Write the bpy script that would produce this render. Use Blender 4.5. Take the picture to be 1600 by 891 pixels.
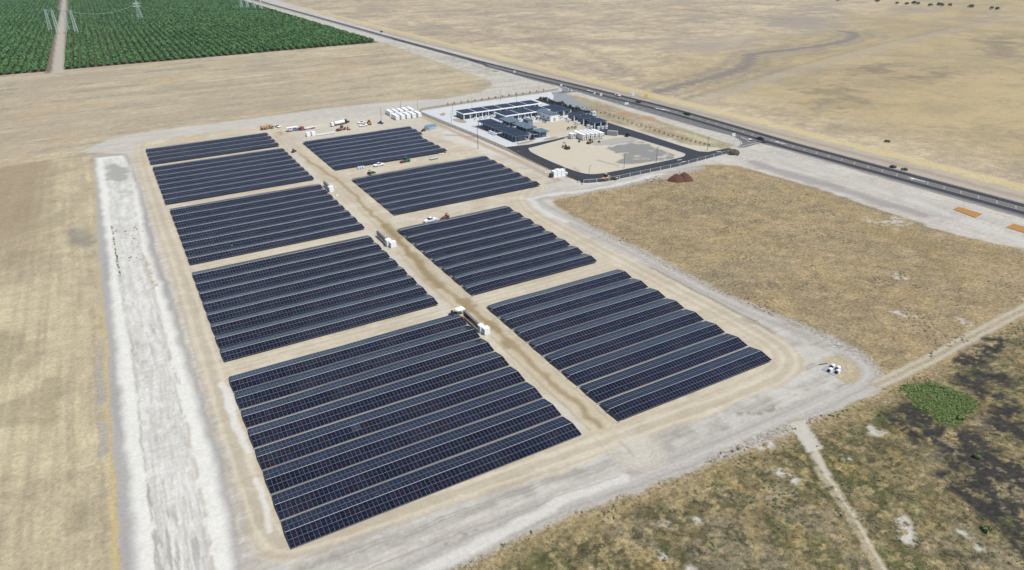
import bpy, math, random
import numpy as np
random.seed(7); RNG = np.random.default_rng(7)
PI = math.pi
for o in list(bpy.data.objects): bpy.data.objects.remove(o)
scn = bpy.context.scene
COL = scn.collection

# ---------------------------------------------------------------- camera
S = 1.22
F_PX, PITCH, ROLL, YAW, CAMH = 1095.543, 0.45659, -0.023648, -0.502895, 100.0 * S
def _rot():
    cy, sy = math.cos(YAW), math.sin(YAW)
    Rz = np.array([[cy, -sy, 0], [sy, cy, 0], [0, 0, 1]])
    fwd = np.array([0, math.cos(PITCH), -math.sin(PITCH)]); right = np.array([1., 0, 0]); up = np.cross(right, fwd)
    cr, sr = math.cos(ROLL), math.sin(ROLL)
    return np.stack([cr*right + sr*up, -sr*right + cr*up, fwd]) @ Rz.T
RC = _rot()
def at(px, py, z=0.0):
    """ground point (metres) seen at a place of the 1600x891 survey photograph"""
    d = np.array([(px-800)/F_PX, -(py-445.5)/F_PX, 1.0]) @ RC
    t = (z-CAMH)/d[2]
    return np.array([0, 0, CAMH]) + t*d
from mathutils import Matrix, Vector
cam = bpy.data.objects.new('camera', bpy.data.cameras.new('camera')); COL.objects.link(cam)
M = Matrix.Identity(4)
for i in range(3):
    M[i][0], M[i][1], M[i][2] = RC[0][i], RC[1][i], -RC[2][i]
M[2][3] = CAMH
cam.matrix_world = M
cam.data.sensor_width = 36; cam.data.lens = F_PX/1600*36
cam.data.clip_start = 1; cam.data.clip_end = 20000
scn.camera = cam

# ---------------------------------------------------------------- light
SUN_EL, SUN_AZ = math.radians(62), math.radians(-62)      # azimuth from +X
sd = Vector((math.cos(SUN_EL)*math.cos(SUN_AZ), math.cos(SUN_EL)*math.sin(SUN_AZ), math.sin(SUN_EL)))
sl = bpy.data.lights.new('sun', 'SUN'); sl.energy = 4.0; sl.angle = math.radians(0.53); sl.color = (1, 0.955, 0.89)
so = bpy.data.objects.new('sun', sl); COL.objects.link(so); so.rotation_euler = sd.to_track_quat('Z', 'Y').to_euler(); so.location = (0, 0, 400)
w = bpy.data.worlds.new('World'); scn.world = w; w.use_nodes = True
nt = w.node_tree; nt.nodes.clear()
sky = nt.nodes.new('ShaderNodeTexSky'); sky.sky_type = 'NISHITA'; sky.sun_disc = False
sky.sun_elevation = SUN_EL; sky.sun_rotation = PI/2 - SUN_AZ; sky.air_density = 1.0; sky.dust_density = 0.4; sky.ozone_density = 2.5
bg = nt.nodes.new('ShaderNodeBackground'); bg.inputs[1].default_value = 0.10
ow = nt.nodes.new('ShaderNodeOutputWorld')
nt.links.new(sky.outputs[0], bg.inputs[0]); nt.links.new(bg.outputs[0], ow.inputs[0])
vs = scn.view_settings; vs.view_transform = 'Standard'; vs.look = 'None'; vs.exposure = 0.35; vs.gamma = 1; vs.use_curve_mapping = False
KALB = 0.68      # seen (sunlit, sRGB) colour -> albedo

def lin(c):
    c = np.asarray(c, float)/255.0
    return np.where(c <= 0.04045, c/12.92, ((c+0.055)/1.055)**2.4)
def _desat(c, f=0.92):
    c = np.asarray(c, float); g = c @ np.array([.3, .59, .11]); return (g + (c-g)*f)*np.array([1.0, 1.0, 1.0])
def alb(c, k=None): return lin(_desat(c))*(KALB if k is None else k)

# ---------------------------------------------------------------- noise
def vnoise(x, y, seed=0):
    xi = np.floor(x).astype(np.int64); yi = np.floor(y).astype(np.int64)
    fx = x-xi; fy = y-yi; fx = fx*fx*(3-2*fx); fy = fy*fy*(3-2*fy)
    def h(a, b):
        n = (a*374761393 + b*668265263 + seed*1442695041) & 0xffffffff
        n = ((n ^ (n >> 13))*1274126177) & 0xffffffff
        n = (n ^ (n >> 16)) & 0xffff
        return n/65535.0
    return (h(xi, yi)*(1-fx)+h(xi+1, yi)*fx)*(1-fy) + (h(xi, yi+1)*(1-fx)+h(xi+1, yi+1)*fx)*fy
def fbm(x, y, s, seed=0, oct=4, sx=1, sy=1, g=0.5):
    r = 0; a = 1; t = 0
    for k in range(oct):
        f = 2.0**k/s
        r = r + a*vnoise(x*f/sx+17.3*k, y*f/sy-9.1*k, seed+k*31); t += a; a *= g
    return r/t
def sstep(a, b, x):
    a = np.asarray(a, float); b = np.asarray(b, float)
    t = np.clip((x-a)/(b-a), 0, 1); return t*t*(3-2*t)

# ---------------------------------------------------------------- tagging / mesh helpers
def tag(o, label=None, cat=None, group=None, kind=None):
    if label: o['label'] = label
    if cat: o['category'] = cat
    if group: o['group'] = group
    if kind: o['kind'] = kind
    return o
def empty(name, loc=(0, 0, 0), rz=0, label=None, cat=None, group=None):
    o = bpy.data.objects.new(name, None); o.empty_display_size = 0.5; COL.objects.link(o)
    o.location = loc; o.rotation_euler = (0, 0, rz)
    return tag(o, label, cat, group)
def kids(o, _c={}):
    return [c for c in bpy.data.objects if c.parent == o]
def copy_tree(o, loc, rz=0, label=None):
    def rec(s, par):
        c = s.copy(); COL.objects.link(c)
        if par: c.parent = par
        for ch in s.children: rec(ch, c)
        return c
    r = rec(o, None); r.location = loc; r.rotation_euler = (0, 0, rz)
    if label: r['label'] = label
    return r

class MB:
    def __init__(s): s.v = []; s.f = []; s.m = []
    def face(s, pts, m=0):
        b = len(s.v); s.v += [tuple(p) for p in pts]; s.f.append(tuple(range(b, b+len(pts)))); s.m.append(m); return s
    def box(s, c, d, rz=0, m=0, taper=0, ry=0):
        hx, hy, hz = d[0]/2, d[1]/2, d[2]/2; b = len(s.v); cs, sn = math.cos(rz), math.sin(rz); c2, s2 = math.cos(ry), math.sin(ry)
        for dz in (-1, 1):
            t = 1-taper if dz > 0 else 1
            for dx, dy in ((-1, -1), (1, -1), (1, 1), (-1, 1)):
                x, y, z = dx*hx*t, dy*hy*t, dz*hz
                x, z = x*c2+z*s2, -x*s2+z*c2
                s.v.append((c[0]+x*cs-y*sn, c[1]+x*sn+y*cs, c[2]+z))
        for q in ((0, 3, 2, 1), (4, 5, 6, 7), (0, 1, 5, 4), (1, 2, 6, 5), (2, 3, 7, 6), (3, 0, 4, 7)):
            s.f.append(tuple(b+i for i in q)); s.m.append(m)
        return s
    def tube(s, p0, p1, r, n=8, r1=None, m=0):
        p0 = Vector(p0); p1 = Vector(p1); d = p1-p0; q = d.to_track_quat('Z', 'Y'); r1 = r if r1 is None else r1
        b = len(s.v)
        for p, rr in ((p0, r), (p1, r1)):
            for k in range(n):
                a = 2*PI*k/n; s.v.append(tuple(p + q @ Vector((rr*math.cos(a), rr*math.sin(a), 0))))
        for k in range(n):
            s.f.append((b+k, b+(k+1) % n, b+n+(k+1) % n, b+n+k)); s.m.append(m)
        s.f.append(tuple(b+k for k in reversed(range(n)))); s.m.append(m)
        s.f.append(tuple(b+n+k for k in range(n))); s.m.append(m)
        return s
    def prof(s, pts, y0, y1, m=0, inset=0.0):
        """x-z outline extruded along y; inset narrows the points above the first z"""
        n = len(pts); b = len(s.v); zs = [p[1] for p in pts]; z0, z1 = min(zs), max(zs)
        for y, sg in ((y0, 1), (y1, -1)):
            for x, z in pts:
                s.v.append((x, y+sg*inset*(z-z0)/(z1-z0+1e-6), z))
        for k in range(n):
            s.f.append((b+k, b+(k+1) % n, b+n+(k+1) % n, b+n+k)); s.m.append(m)
        s.f.append(tuple(b+k for k in reversed(range(n)))); s.m.append(m)
        s.f.append(tuple(b+n+k for k in range(n))); s.m.append(m)
        return s
    def build(s, name, mats, parent=None, bevel=0):
        me = bpy.data.meshes.new(name); me.from_pydata(s.v, [], s.f)
        if not isinstance(mats, (list, tuple)): mats = [mats]
        for m in mats: me.materials.append(m)
        me.polygons.foreach_set('material_index', s.m)
        import bmesh
        bm = bmesh.new(); bm.from_mesh(me); bmesh.ops.recalc_face_normals(bm, faces=bm.faces)
        bm.to_mesh(me); bm.free()
        o = bpy.data.objects.new(name, me); COL.objects.link(o)
        if parent: o.parent = parent
        if bevel:
            md = o.modifiers.new('bevel', 'BEVEL'); md.width = bevel; md.segments = 2
        return o
def np_mesh(name, V, Fq, mats, midx=None, parent=None):
    me = bpy.data.meshes.new(name); nv = len(V); nf, k = Fq.shape
    me.vertices.add(nv); me.vertices.foreach_set('co', np.ascontiguousarray(V, dtype=np.float32).ravel())
    me.loops.add(nf*k); me.loops.foreach_set('vertex_index', Fq.astype(np.int32).ravel())
    me.polygons.add(nf); me.polygons.foreach_set('loop_start', np.arange(0, nf*k, k, dtype=np.int32))
    me.polygons.foreach_set('loop_total', np.full(nf, k, dtype=np.int32))
    if midx is not None: me.polygons.foreach_set('material_index', midx.astype(np.int32))
    for m in mats: me.materials.append(m)
    me.update(calc_edges=True)
    o = bpy.data.objects.new(name, me); COL.objects.link(o)
    if parent: o.parent = parent
    return o

# ---------------------------------------------------------------- materials
def mat(name, c, rough=0.6, metal=0.0, var=0.12, scale=1.5, spec=0.5, bump=0.0, alpha=1.0):
    """procedural paint / metal / plastic: base colour with world-scale dirt variation"""
    m = bpy.data.materials.new(name); m.use_nodes = True; t = m.node_tree; b = t.nodes['Principled BSDF']
    tc = t.nodes.new('ShaderNodeTexCoord'); n = t.nodes.new('ShaderNodeTexNoise'); n.inputs['Scale'].default_value = scale; n.inputs['Detail'].default_value = 5
    t.links.new(tc.outputs['Object'], n.inputs['Vector'])
    mr = t.nodes.new('ShaderNodeMapRange'); mr.inputs['To Min'].default_value = 1-var; mr.inputs['To Max'].default_value = 1+var*0.6
    t.links.new(n.outputs['Fac'], mr.inputs['Value'])
    mx = t.nodes.new('ShaderNodeVectorMath'); mx.operation = 'SCALE'; mx.inputs[0].default_value = tuple(c[:3])
    t.links.new(mr.outputs[0], mx.inputs['Scale']); t.links.new(mx.outputs[0], b.inputs['Base Color'])
    b.inputs['Roughness'].default_value = rough; b.inputs['Metallic'].default_value = metal
    b.inputs['Specular IOR Level'].default_value = spec; b.inputs['Alpha'].default_value = alpha
    if bump:
        bp = t.nodes.new('ShaderNodeBump'); bp.inputs['Strength'].default_value = bump; bp.inputs['Distance'].default_value = 0.05
        t.links.new(n.outputs['Fac'], bp.inputs['Height']); t.links.new(bp.outputs[0], b.inputs['Normal'])
    return m
WHITE = mat('white_paint', (0.78, 0.78, 0.77), 0.45)
OFFW = mat('off_white_paint', (0.66, 0.64, 0.58), 0.55)
GREYM = mat('grey_metal', (0.35, 0.36, 0.37), 0.45, 0.3)
SILV = mat('aluminium', (0.62, 0.63, 0.65), 0.35, 0.4)
DARKM = mat('dark_metal', (0.05, 0.05, 0.055), 0.5, 0.2)
GLASS = mat('dark_glass', (0.02, 0.025, 0.03), 0.06, spec=0.8)
TYRE = mat('tyre_rubber', (0.025, 0.025, 0.025), 0.85)
ORANGE = mat('orange_paint', (0.46, 0.19, 0.07), 0.5)
TANP = mat('tan_machine_paint', (0.42, 0.25, 0.12), 0.6)
RED = mat('red_paint', (0.27, 0.05, 0.04), 0.5)
MAROON = mat('dark_red_paint', (0.13, 0.035, 0.03), 0.5)
GREEN = mat('green_paint', (0.05, 0.15, 0.08), 0.5)
BLUE = mat('blue_paint', (0.06, 0.12, 0.26), 0.5)
BLACKP = mat('black_paint', (0.012, 0.012, 0.015), 0.25)
YELLOW = mat('yellow_paint', (0.75, 0.48, 0.05), 0.5)
CONC = mat('concrete', alb((212, 215, 214)), 0.9, var=0.12, scale=0.15)
ASPH = mat('asphalt_new', (0.022, 0.023, 0.027), 0.85, var=0.25, scale=0.12)
ASPHW = mat('asphalt_worn', (0.115, 0.11, 0.105), 0.88, var=0.2, scale=0.1)
ASPHB = mat('asphalt_pale', (0.20, 0.215, 0.23), 0.88, var=0.15, scale=0.1)
MARK = mat('road_marking_white', (0.62, 0.62, 0.6), 0.7, var=0.25, scale=2)
MARKO = mat('road_marking_yellow', (0.36, 0.29, 0.17), 0.7, var=0.25, scale=2)
GREYB = mat('grey_blue_cladding', (0.17, 0.21, 0.25), 0.5)
BROWNW = mat('weathered_wood', (0.16, 0.11, 0.07), 0.85)
FENCEM = mat('brown_fence_mesh', (0.17, 0.14, 0.10), 0.8, alpha=0.5)
BARK = mat('bark', (0.09, 0.065, 0.045), 0.9)
GALV = mat('galvanised_steel', (0.66, 0.72, 0.70), 0.5, 0.3)

def foliage(name, c0, c1, scale):
    m = bpy.data.materials.new(name); m.use_nodes = True; t = m.node_tree; b = t.nodes['Principled BSDF']
    tc = t.nodes.new('ShaderNodeTexCoord'); g = t.nodes.new('ShaderNodeNewGeometry')
    n = t.nodes.new('ShaderNodeTexNoise'); n.inputs['Scale'].default_value = scale; n.inputs['Detail'].default_value = 3
    t.links.new(g.outputs['Position'], n.inputs['Vector'])
    ad = t.nodes.new('ShaderNodeMath'); ad.operation = 'MULTIPLY_ADD'; ad.inputs[1].default_value = 0.5; 
    t.links.new(g.outputs['Random Per Island'], ad.inputs[0])
    sc = t.nodes.new('ShaderNodeMath'); sc.operation = 'MULTIPLY'; sc.inputs[1].default_value = 0.6; t.links.new(n.outputs['Fac'], sc.inputs[0]); t.links.new(sc.outputs[0], ad.inputs[2])
    r = t.nodes.new('ShaderNodeValToRGB'); r.color_ramp.elements[0].color = (*c0, 1); r.color_ramp.elements[1].color = (*c1, 1)
    r.color_ramp.elements[0].position = 0.2; r.color_ramp.elements[1].position = 0.85
    t.links.new(ad.outputs[0], r.inputs[0]); t.links.new(r.outputs[0], b.inputs['Base Color'])
    b.inputs['Roughness'].default_value = 0.65; b.inputs['Specular IOR Level'].default_value = 0.25
    return m
LEAF = foliage('almond_leaves', (0.042, 0.105, 0.026), (0.10, 0.205, 0.058), 0.02)
LEAFK = foliage('dark_leaves', (0.012, 0.018, 0.012), (0.04, 0.055, 0.03), 0.5)
LEAFD = foliage('shrub_leaves', (0.035, 0.048, 0.020), (0.10, 0.13, 0.055), 0.5)
WEED = foliage('green_weeds', (0.055, 0.09, 0.022), (0.14, 0.20, 0.055), 0.4)
DRYG = foliage('dry_grass_tufts', (0.09, 0.078, 0.045), (0.27, 0.225, 0.135), 0.25)
DIRTR = mat('red_brown_soil', (0.095, 0.04, 0.021), 0.95, var=0.35, scale=0.9, bump=0.6)

# ---------------------------------------------------------------- GROUND
def fan_points():
    rings = np.exp(np.arange(math.log(28.0), math.log(7800.0), 0.0036))
    rings[0] = 28.0
    a0, a1 = math.radians(-24), math.radians(84)      # from +Y towards +X
    az = np.linspace(a0, a1, 721)
    return rings, az
rings, az = fan_points()
NR, NA = len(rings), len(az)
RR, AA = np.meshgrid(rings, az, indexing='ij')
GX = (RR*np.sin(AA)).ravel(); GY = (RR*np.cos(AA)).ravel()
def coarse_ground():
    """the rest of the plain, round the camera's foot and behind it"""
    r2 = rings[::30]; r2 = np.append(r2, rings[-1]) if r2[-1] != rings[-1] else r2
    a2 = np.linspace(az[-1], az[0]+2*PI, 90)
    R2, A2 = np.meshgrid(r2, a2, indexing='ij')
    X = (R2*np.sin(A2)).ravel(); Y = (R2*np.cos(A2)).ravel()
    n, m = len(r2), len(a2)
    i = np.arange(n-1)[:, None]*m + np.arange(m-1)[None]
    Fq = np.stack([i, i+1, i+m+1, i+m], -1).reshape(-1, 4)
    # centre disc
    a3 = np.linspace(0, 2*PI, 73)[:-1]
    b = len(X)
    X = np.concatenate([X, 28.0*np.sin(a3), 9.0*np.sin(a3)]); Y = np.concatenate([Y, 28.0*np.cos(a3), 9.0*np.cos(a3)])
    k = np.arange(72); k1 = (k+1) % 72
    F2 = np.stack([b+k, b+k1, b+72+k1, b+72+k], -1)
    b2 = len(X); X = np.append(X, 0); Y = np.append(Y, 0)
    F3 = np.stack([np.full(36, b2), b+72+(2*np.arange(36)), b+72+(2*np.arange(36)+1) % 72, b+72+(2*np.arange(36)+2) % 72], -1)
    return X, Y, np.concatenate([Fq, F2, F3])
CX, CY, CF = coarse_ground()
NF = len(GX)
X = np.concatenate([GX, CX]); Y = np.concatenate([GY, CY])
i = np.arange(NR-1)[:, None]*NA + np.arange(NA-1)[None]
FQ = np.stack([i, i+NA, i+NA+1, i+1], -1).reshape(-1, 4)
# noises used all over
WX = (fbm(X, Y, 6, 3, 3)-0.5); WY = (fbm(X, Y, 6, 11, 3)-0.5)
n80 = fbm(X, Y, 90, 1, 4); n20 = fbm(X, Y, 22, 2, 4); n5 = fbm(X, Y, 5, 5, 4); n1 = fbm(X, Y, 1.3, 6, 3)
nsx = fbm(X, Y, 14, 8, 5, sx=7, sy=0.8); nsy = fbm(X, Y, 3.0, 9, 4, sx=0.4, sy=9)
nsx2 = fbm(X, Y, 2.4, 14, 3, sx=9, sy=0.4)
C = np.zeros((len(X), 3)); V = np.zeros(len(X))      # albedo, vegetation roughness
def paint(m, rgb, a=1.0, veg=None):
    m = np.clip(m*a, 0, 1); mm = m[:, None]
    C[:] = C*(1-mm) + alb(rgb)*mm
    if veg is not None: V[:] = V*(1-m) + veg*m
def P(pts): return np.array([at(*p)[:2] for p in pts])
def poly_mask(W, soft=1.0, warp=2.0, idx=None):
    """soft inside-mask of a world polygon"""
    W = np.asarray(W, float); lo = W.min(0)-soft*3-warp; hi = W.max(0)+soft*3+warp
    ii = np.nonzero((X > lo[0]) & (X < hi[0]) & (Y > lo[1]) & (Y < hi[1]))[0]
    out = np.zeros(len(X))
    if len(ii) == 0: return out
    x = X[ii]+WX[ii]*warp*2; y = Y[ii]+WY[ii]*warp*2
    ins = np.zeros(len(ii), bool); d2 = np.full(len(ii), 1e18)
    n = len(W)
    for k in range(n):
        x0, y0 = W[k]; x1, y1 = W[(k+1) % n]
        c = ((y0 > y) != (y1 > y)); dy = (y1-y0) if y1 != y0 else 1e-9
        ins ^= c & (x < (x1-x0)*(y-y0)/dy + x0)
        dx_, dy_ = x1-x0, y1-y0; L2 = dx_*dx_+dy_*dy_+1e-9
        t = np.clip(((x-x0)*dx_+(y-y0)*dy_)/L2, 0, 1)
        d2 = np.minimum(d2, (x-x0-t*dx_)**2+(y-y0-t*dy_)**2)
    sdist = np.sqrt(d2)*np.where(ins, 1, -1)
    out[ii] = sstep(-soft, soft, sdist)
    return out
def line_mask(W, width, soft=0.5, warp=0.6):
    W = np.asarray(W, float); pad = width+soft*3+warp*2; lo = W.min(0)-pad; hi = W.max(0)+pad
    ii = np.nonzero((X > lo[0]) & (X < hi[0]) & (Y > lo[1]) & (Y < hi[1]))[0]
    out = np.zeros(len(X))
    if len(ii) == 0: return out
    x = X[ii]+WX[ii]*warp*2; y = Y[ii]+WY[ii]*warp*2; d2 = np.full(len(ii), 1e18)
    for k in range(len(W)-1):
        x0, y0 = W[k]; x1, y1 = W[k+1]; dx_, dy_ = x1-x0, y1-y0; L2 = dx_*dx_+dy_*dy_+1e-9
        t = np.clip(((x-x0)*dx_+(y-y0)*dy_)/L2, 0, 1)
        d2 = np.minimum(d2, (x-x0-t*dx_)**2+(y-y0-t*dy_)**2)
    g_ = .0021*np.hypot(X[ii], Y[ii]); hw = np.maximum(width/2, g_*.8); k_ = np.minimum(1, width/2/hw); sf = np.maximum(soft, g_*.9)
    out[ii] = (1-sstep(hw-sf, hw+sf, np.sqrt(d2)))*k_
    return out
def smooth(W, n=3):
    W = np.asarray(W, float)
    for _ in range(n):
        Q = [W[0]]
        for a, b in zip(W[:-1], W[1:]): Q += [a*.75+b*.25, a*.25+b*.75]
        W = np.array(Q+[W[-1]])
    return W
def offset(W, d):
    W = np.asarray(W, float); t = np.gradient(W, axis=0); t /= np.linalg.norm(t, axis=1)[:, None]+1e-9
    return W + np.stack([-t[:, 1], t[:, 0]], 1)*d
def mixc(a, b, t):
    return lin(_desat(a))*(1-t[:, None]) + lin(_desat(b))*t[:, None]
def ctr(n, k): return np.clip((n-0.5)*k+0.5, 0, 1)

# --- dry fields
n3 = fbm(X, Y, 3.0, 7, 3, g=.8); nsx3 = fbm(X, Y, 5, 15, 4, sx=5, sy=.6, g=.7)
ridge = np.exp(-np.abs(fbm(X, Y, 45, 16, 5, g=.6)-.5)/.010)      # winding animal and water tracks
C[:] = mixc((158, 146, 124), (206, 191, 154), ctr(0.25*nsx+0.25*n20+.25*nsx3+.25*n3, 3.4))*KALB
V[:] = 0.5
m = sstep(0.55, 0.75, 0.6*n80+0.4*n20); paint(m, (166, 151, 128), 0.6)
m = sstep(0.62, 0.8, fbm(X, Y, 60, 44, 5)); paint(m, (196, 165, 122), 0.35)
for yy in np.arange(545, 975, 14.0): paint(line_mask(np.array([[-400., yy], [340., yy+3]]), 1.6, 1, 2.5)*sstep(.42, .6, n20), (158, 144, 122), .45)
# plain beyond the highway
E1 = sstep(385, 400, X)
n8 = fbm(X, Y, 9, 20, 4, g=.8)
c = mixc((160, 145, 124), (214, 195, 156), ctr(0.2*n80+0.25*n20+0.3*n8+.25*n3, 3.6))*KALB
C[:] = C*(1-E1[:, None]) + c*E1[:, None]
near = E1*sstep(0, 1, (X-400)/100)*sstep(640, 420, Y-0.35*(X-400))
paint(near, (187, 166, 117), 0.75)
paint(near*sstep(0.48, 0.66, fbm(X, Y, 50, 51, 7, g=.7)), (150, 137, 108), 0.45)
paint(E1*sstep(0.56, 0.7, fbm(X, Y, 40, 52, 5, sx=1.6))*sstep(300, 700, Y), (160, 150, 132), 0.55)
paint(E1*ridge, (150, 136, 114), .55); paint(E1*np.exp(-np.abs(fbm(X, Y, 110, 18, 4)-.47)/.006), (156, 142, 120), .6)
wash = smooth(P([(930, 158), (975, 150), (1031, 144), (1075, 131), (1149, 111.5), (1173, 98), (1171, 85), (1206, 81), (1250, 76.5), (1294, 70), (1333, 61), (1337, 52), (1315, 48)]))
for off, wd, aa in ((0, 17, .95), (-18, 8, .6), (20, 10, .55), (-36, 5, .5)): paint(line_mask(offset(wash, off), wd, 5, 9), (138, 130, 118), aa)
lane = smooth(P([(1080, 166), (1119, 149), (1240, 112), (1359, 79), (1469, 52), (1545, 35), (1600, 28)]))
paint(line_mask(lane, 17, 5, 8)*sstep(.25, .6, n5), (172, 163, 146), 0.7); paint(line_mask(offset(lane, 14), 7, 3, 4), (150, 140, 112), 0.45)
paint(poly_mask(P([(1180, 30), (1241, 24), (1300, 27), (1325, 40), (1290, 50), (1215, 44)]), 25, 40), (158, 148, 133), 0.7)
paint(line_mask(P([(1022, 12), (1100, 18), (1237, 31)]), 7, 3, 3), (140, 118, 90), 0.7)
paint(line_mask(P([(1290, 4), (1450, 10), (1600, 19)]), 14, 6, 8), (170, 160, 140), 0.6)
for q, a_ in (([(1330, 104), (1400, 98), (1480, 104), (1500, 118), (1420, 124), (1350, 116)], .7), ([(1255, 138), (1310, 130), (1350, 145), (1345, 172), (1290, 170)], .6),
          ([(1520, 62), (1600, 52), (1600, 98), (1545, 90)], .6), ([(1180, 168), (1240, 155), (1290, 172), (1240, 190)], .4), ([(1480, 205), (1600, 190), (1600, 235), (1530, 228)], .35)):
    paint(poly_mask(P(q), 14, 26)*sstep(.3, .6, n20), (126, 117, 98), a_)
paint(poly_mask(P([(1060, 60), (1200, 55), (1150, 80), (1050, 82)]), 20, 40), (170, 160, 145), 0.4)
for ln in ([(780, 60), (840, 84), (900, 100), (960, 118)], [(900, 70), (935, 85), (975, 112), (1000, 122)], [(1000, 30), (1060, 22), (1150, 34)], [(700, 22), (800, 18), (930, 14), (1022, 12)], [(640, 30), (720, 50), (800, 62)]):
    paint(line_mask(smooth(P(ln)), 9, 4, 14)*sstep(.3, .55, n20), (140, 129, 116), .6)
# highway verge on the far side
paint(sstep(378, 381, X)*sstep(400, 396, X+WX*4)*sstep(1400, 1000, Y), (183, 172, 153), 0.9, 0.1)
paint(sstep(397, 401, X+WX*5)*sstep(414, 408, X+WX*5), (207, 189, 140), 0.85, 0.4)
paint(line_mask(np.array([[388., 100.], [389, 330], [391, 500], [388, 800], [385, 1600]]), 5, 2, 2), (150, 133, 112), 0.5)
paint(line_mask(np.array([[398., 430], [396, 620], [392, 900], [388, 1700]]), 3, 1.5, 3), (214, 190, 140), 0.6)
# golden field inside the bend of the gravel road
FC = poly_mask(P([(858, 316), (960, 290), (1100, 258), (1160, 256), (1300, 300), (1480, 362), (1600, 392), (1640, 480), (1385, 592), (1250, 515), (1020, 410)]), 1.2, 1.6)
cc = mixc((138, 122, 94), (177, 155, 115), ctr(0.3*n20+0.3*n5+.4*n3, 2.6))*KALB
C[:] = C*(1-FC[:, None])+cc*FC[:, None]; V[:] = V*(1-FC)+0.85*FC
paint(FC*sstep(.5, .7, fbm(X, Y, 30, 61, 6, g=.65)), (142, 131, 104), 0.5)
paint(FC*sstep(.57, .68, fbm(X, Y, 13, 62, 4)), (188, 163, 112), 0.3)
paint(FC*sstep(.60, .72, fbm(X, Y, 16, 63, 4)), (160, 138, 94), 0.4)
paint(FC*sstep(.60, .74, fbm(X, Y, 18, 64, 5, g=.65)), (134, 124, 84), 0.4)
paint(FC*sstep(.56, .68, fbm(X, Y, 2.4, 65, 3)), (196, 172, 124), 0.3)
paint(FC*sstep(.60, .72, fbm(X, Y, 3, 66, 4, g=.7)), (140, 122, 88), 0.35)
# south east rough ground
Sw = P([(700, 893), (800, 847), (900, 802), (1010, 762), (1080, 737), (1140, 697), (1235, 662), (1290, 646), (1375, 613), (1600, 493), (1900, 360)])
FD = poly_mask(np.vstack([Sw, [[420, 60], [300, -300], [-400, -400], [-60, 110], [-45, 138], [-20, 128]]]), 1.0, 2.0)
n05 = fbm(X, Y, .8, 77, 2)
cc = mixc((92, 86, 60), (160, 142, 100), ctr(0.25*n20+0.4*n5+.35*n1, 2.8))*KALB
C[:] = C*(1-FD[:, None])+cc*FD[:, None]; V[:] = V*(1-FD)+1.0*FD
paint(FD*sstep(.5, .65, fbm(X, Y, 14, 71, 5)), (86, 90, 52), 0.55)
paint(FD*sstep(.53, .66, fbm(X, Y, 9, 72, 4)), (150, 136, 112), 0.5)
paint(FD*sstep(.6, .72, fbm(X, Y, 7, 73, 4)), (186, 158, 98), 0.45)
paint(FD*sstep(.60, .70, fbm(X, Y, 4, 74, 5, g=.7)), (66, 64, 44), 0.7)
paint(FD*sstep(.54, .66, fbm(X, Y, 1.6, 75, 3)), (78, 76, 50), 0.55)
paint(FD*sstep(.56, .7, fbm(X, Y, 2.6, 78, 4, g=.7))*sstep(.4, .6, fbm(X, Y, 18, 79, 3)), (92, 104, 56), 0.5)
paint(FD*sstep(.60, .70, fbm(X, Y, 1.9, 76, 3)), (184, 164, 116), 0.5)
m = line_mask(Sw, 10, 5, 3); paint(m*FD, (176, 154, 112), 0.7)      # yellowish fringe against the gravel
# burnt ground
BURN = np.zeros(len(X))
for ln, wd in (([(1560, 528), (1530, 552), (1512, 580), (1525, 612)], 6), ([(1430, 655), (1475, 680), (1508, 712), (1538, 758), (1570, 800)], 10), ([(1556, 632), (1575, 665), (1610, 690)], 8),
               ([(1565, 735), (1610, 755)], 9), ([(1590, 815), (1620, 850)], 8), ([(1540, 590), (1600, 600)], 4), ([(1500, 690), (1470, 740)], 4)):
    BURN = np.maximum(BURN, line_mask(P(ln), wd*1.3, 2.0, 6.5))
BURN *= sstep(.38, .52, fbm(X, Y, 2.6, 81, 5, g=.7))
paint(BURN, (56, 55, 53), 0.95, 0.9)
paint(FD*sstep(.56, .64, fbm(X, Y, 6, 82, 5, g=.7))*poly_mask(P([(1480, 520), (1620, 500), (1640, 891), (1560, 891), (1450, 700)]), 8, 8), (70, 66, 60), 0.55)
GREENP = poly_mask(P([(1408, 618), (1420, 604), (1445, 596), (1470, 607), (1500, 616), (1525, 630), (1522, 652), (1495, 660), (1460, 655), (1425, 641)]), 1.6, 4.5)
paint(GREENP*sstep(.2, .45, fbm(X, Y, 1.5, 83, 3)), (84, 102, 44), 0.95, 1.0)
# pale alkali scabs
for (px, py, r) in ((1381, 349, 7), (1400, 346, 6), (1417, 341, 4), (1448, 350, 4), (1405, 432, 4.5), (1405, 488, 4), (1362, 670, 2.6), (1364, 682, 2.4), (1412, 820, 2.6), (1416, 836, 2.6), (1410, 828, 2), (1288, 693, 1.6),
                    (1217, 741, 1.9), (1375, 620, 2), (1498, 833, 1.6), (1521, 855, 1.5), (1041, 820, 2), (1090, 814, 1.4), (1194, 695, 2.6), (1223, 742, 2.2), (1038, 868, 1.8), (1078, 887, 2), (1286, 694, 1.5), (1144, 752, 1.2), (1320, 712, 1.4), (1505, 505, 3)):
    c0 = at(px, py); d = np.hypot((X-c0[0])+WX*r*2.2, (Y-c0[1])*0.8+WY*r*2.2)
    paint((1-sstep(r*0.3, r*1.1, d))*sstep(.38, .58, fbm(X, Y, 1.4, 85, 3)), (206, 200, 186), 0.85, 0.2)
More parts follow.
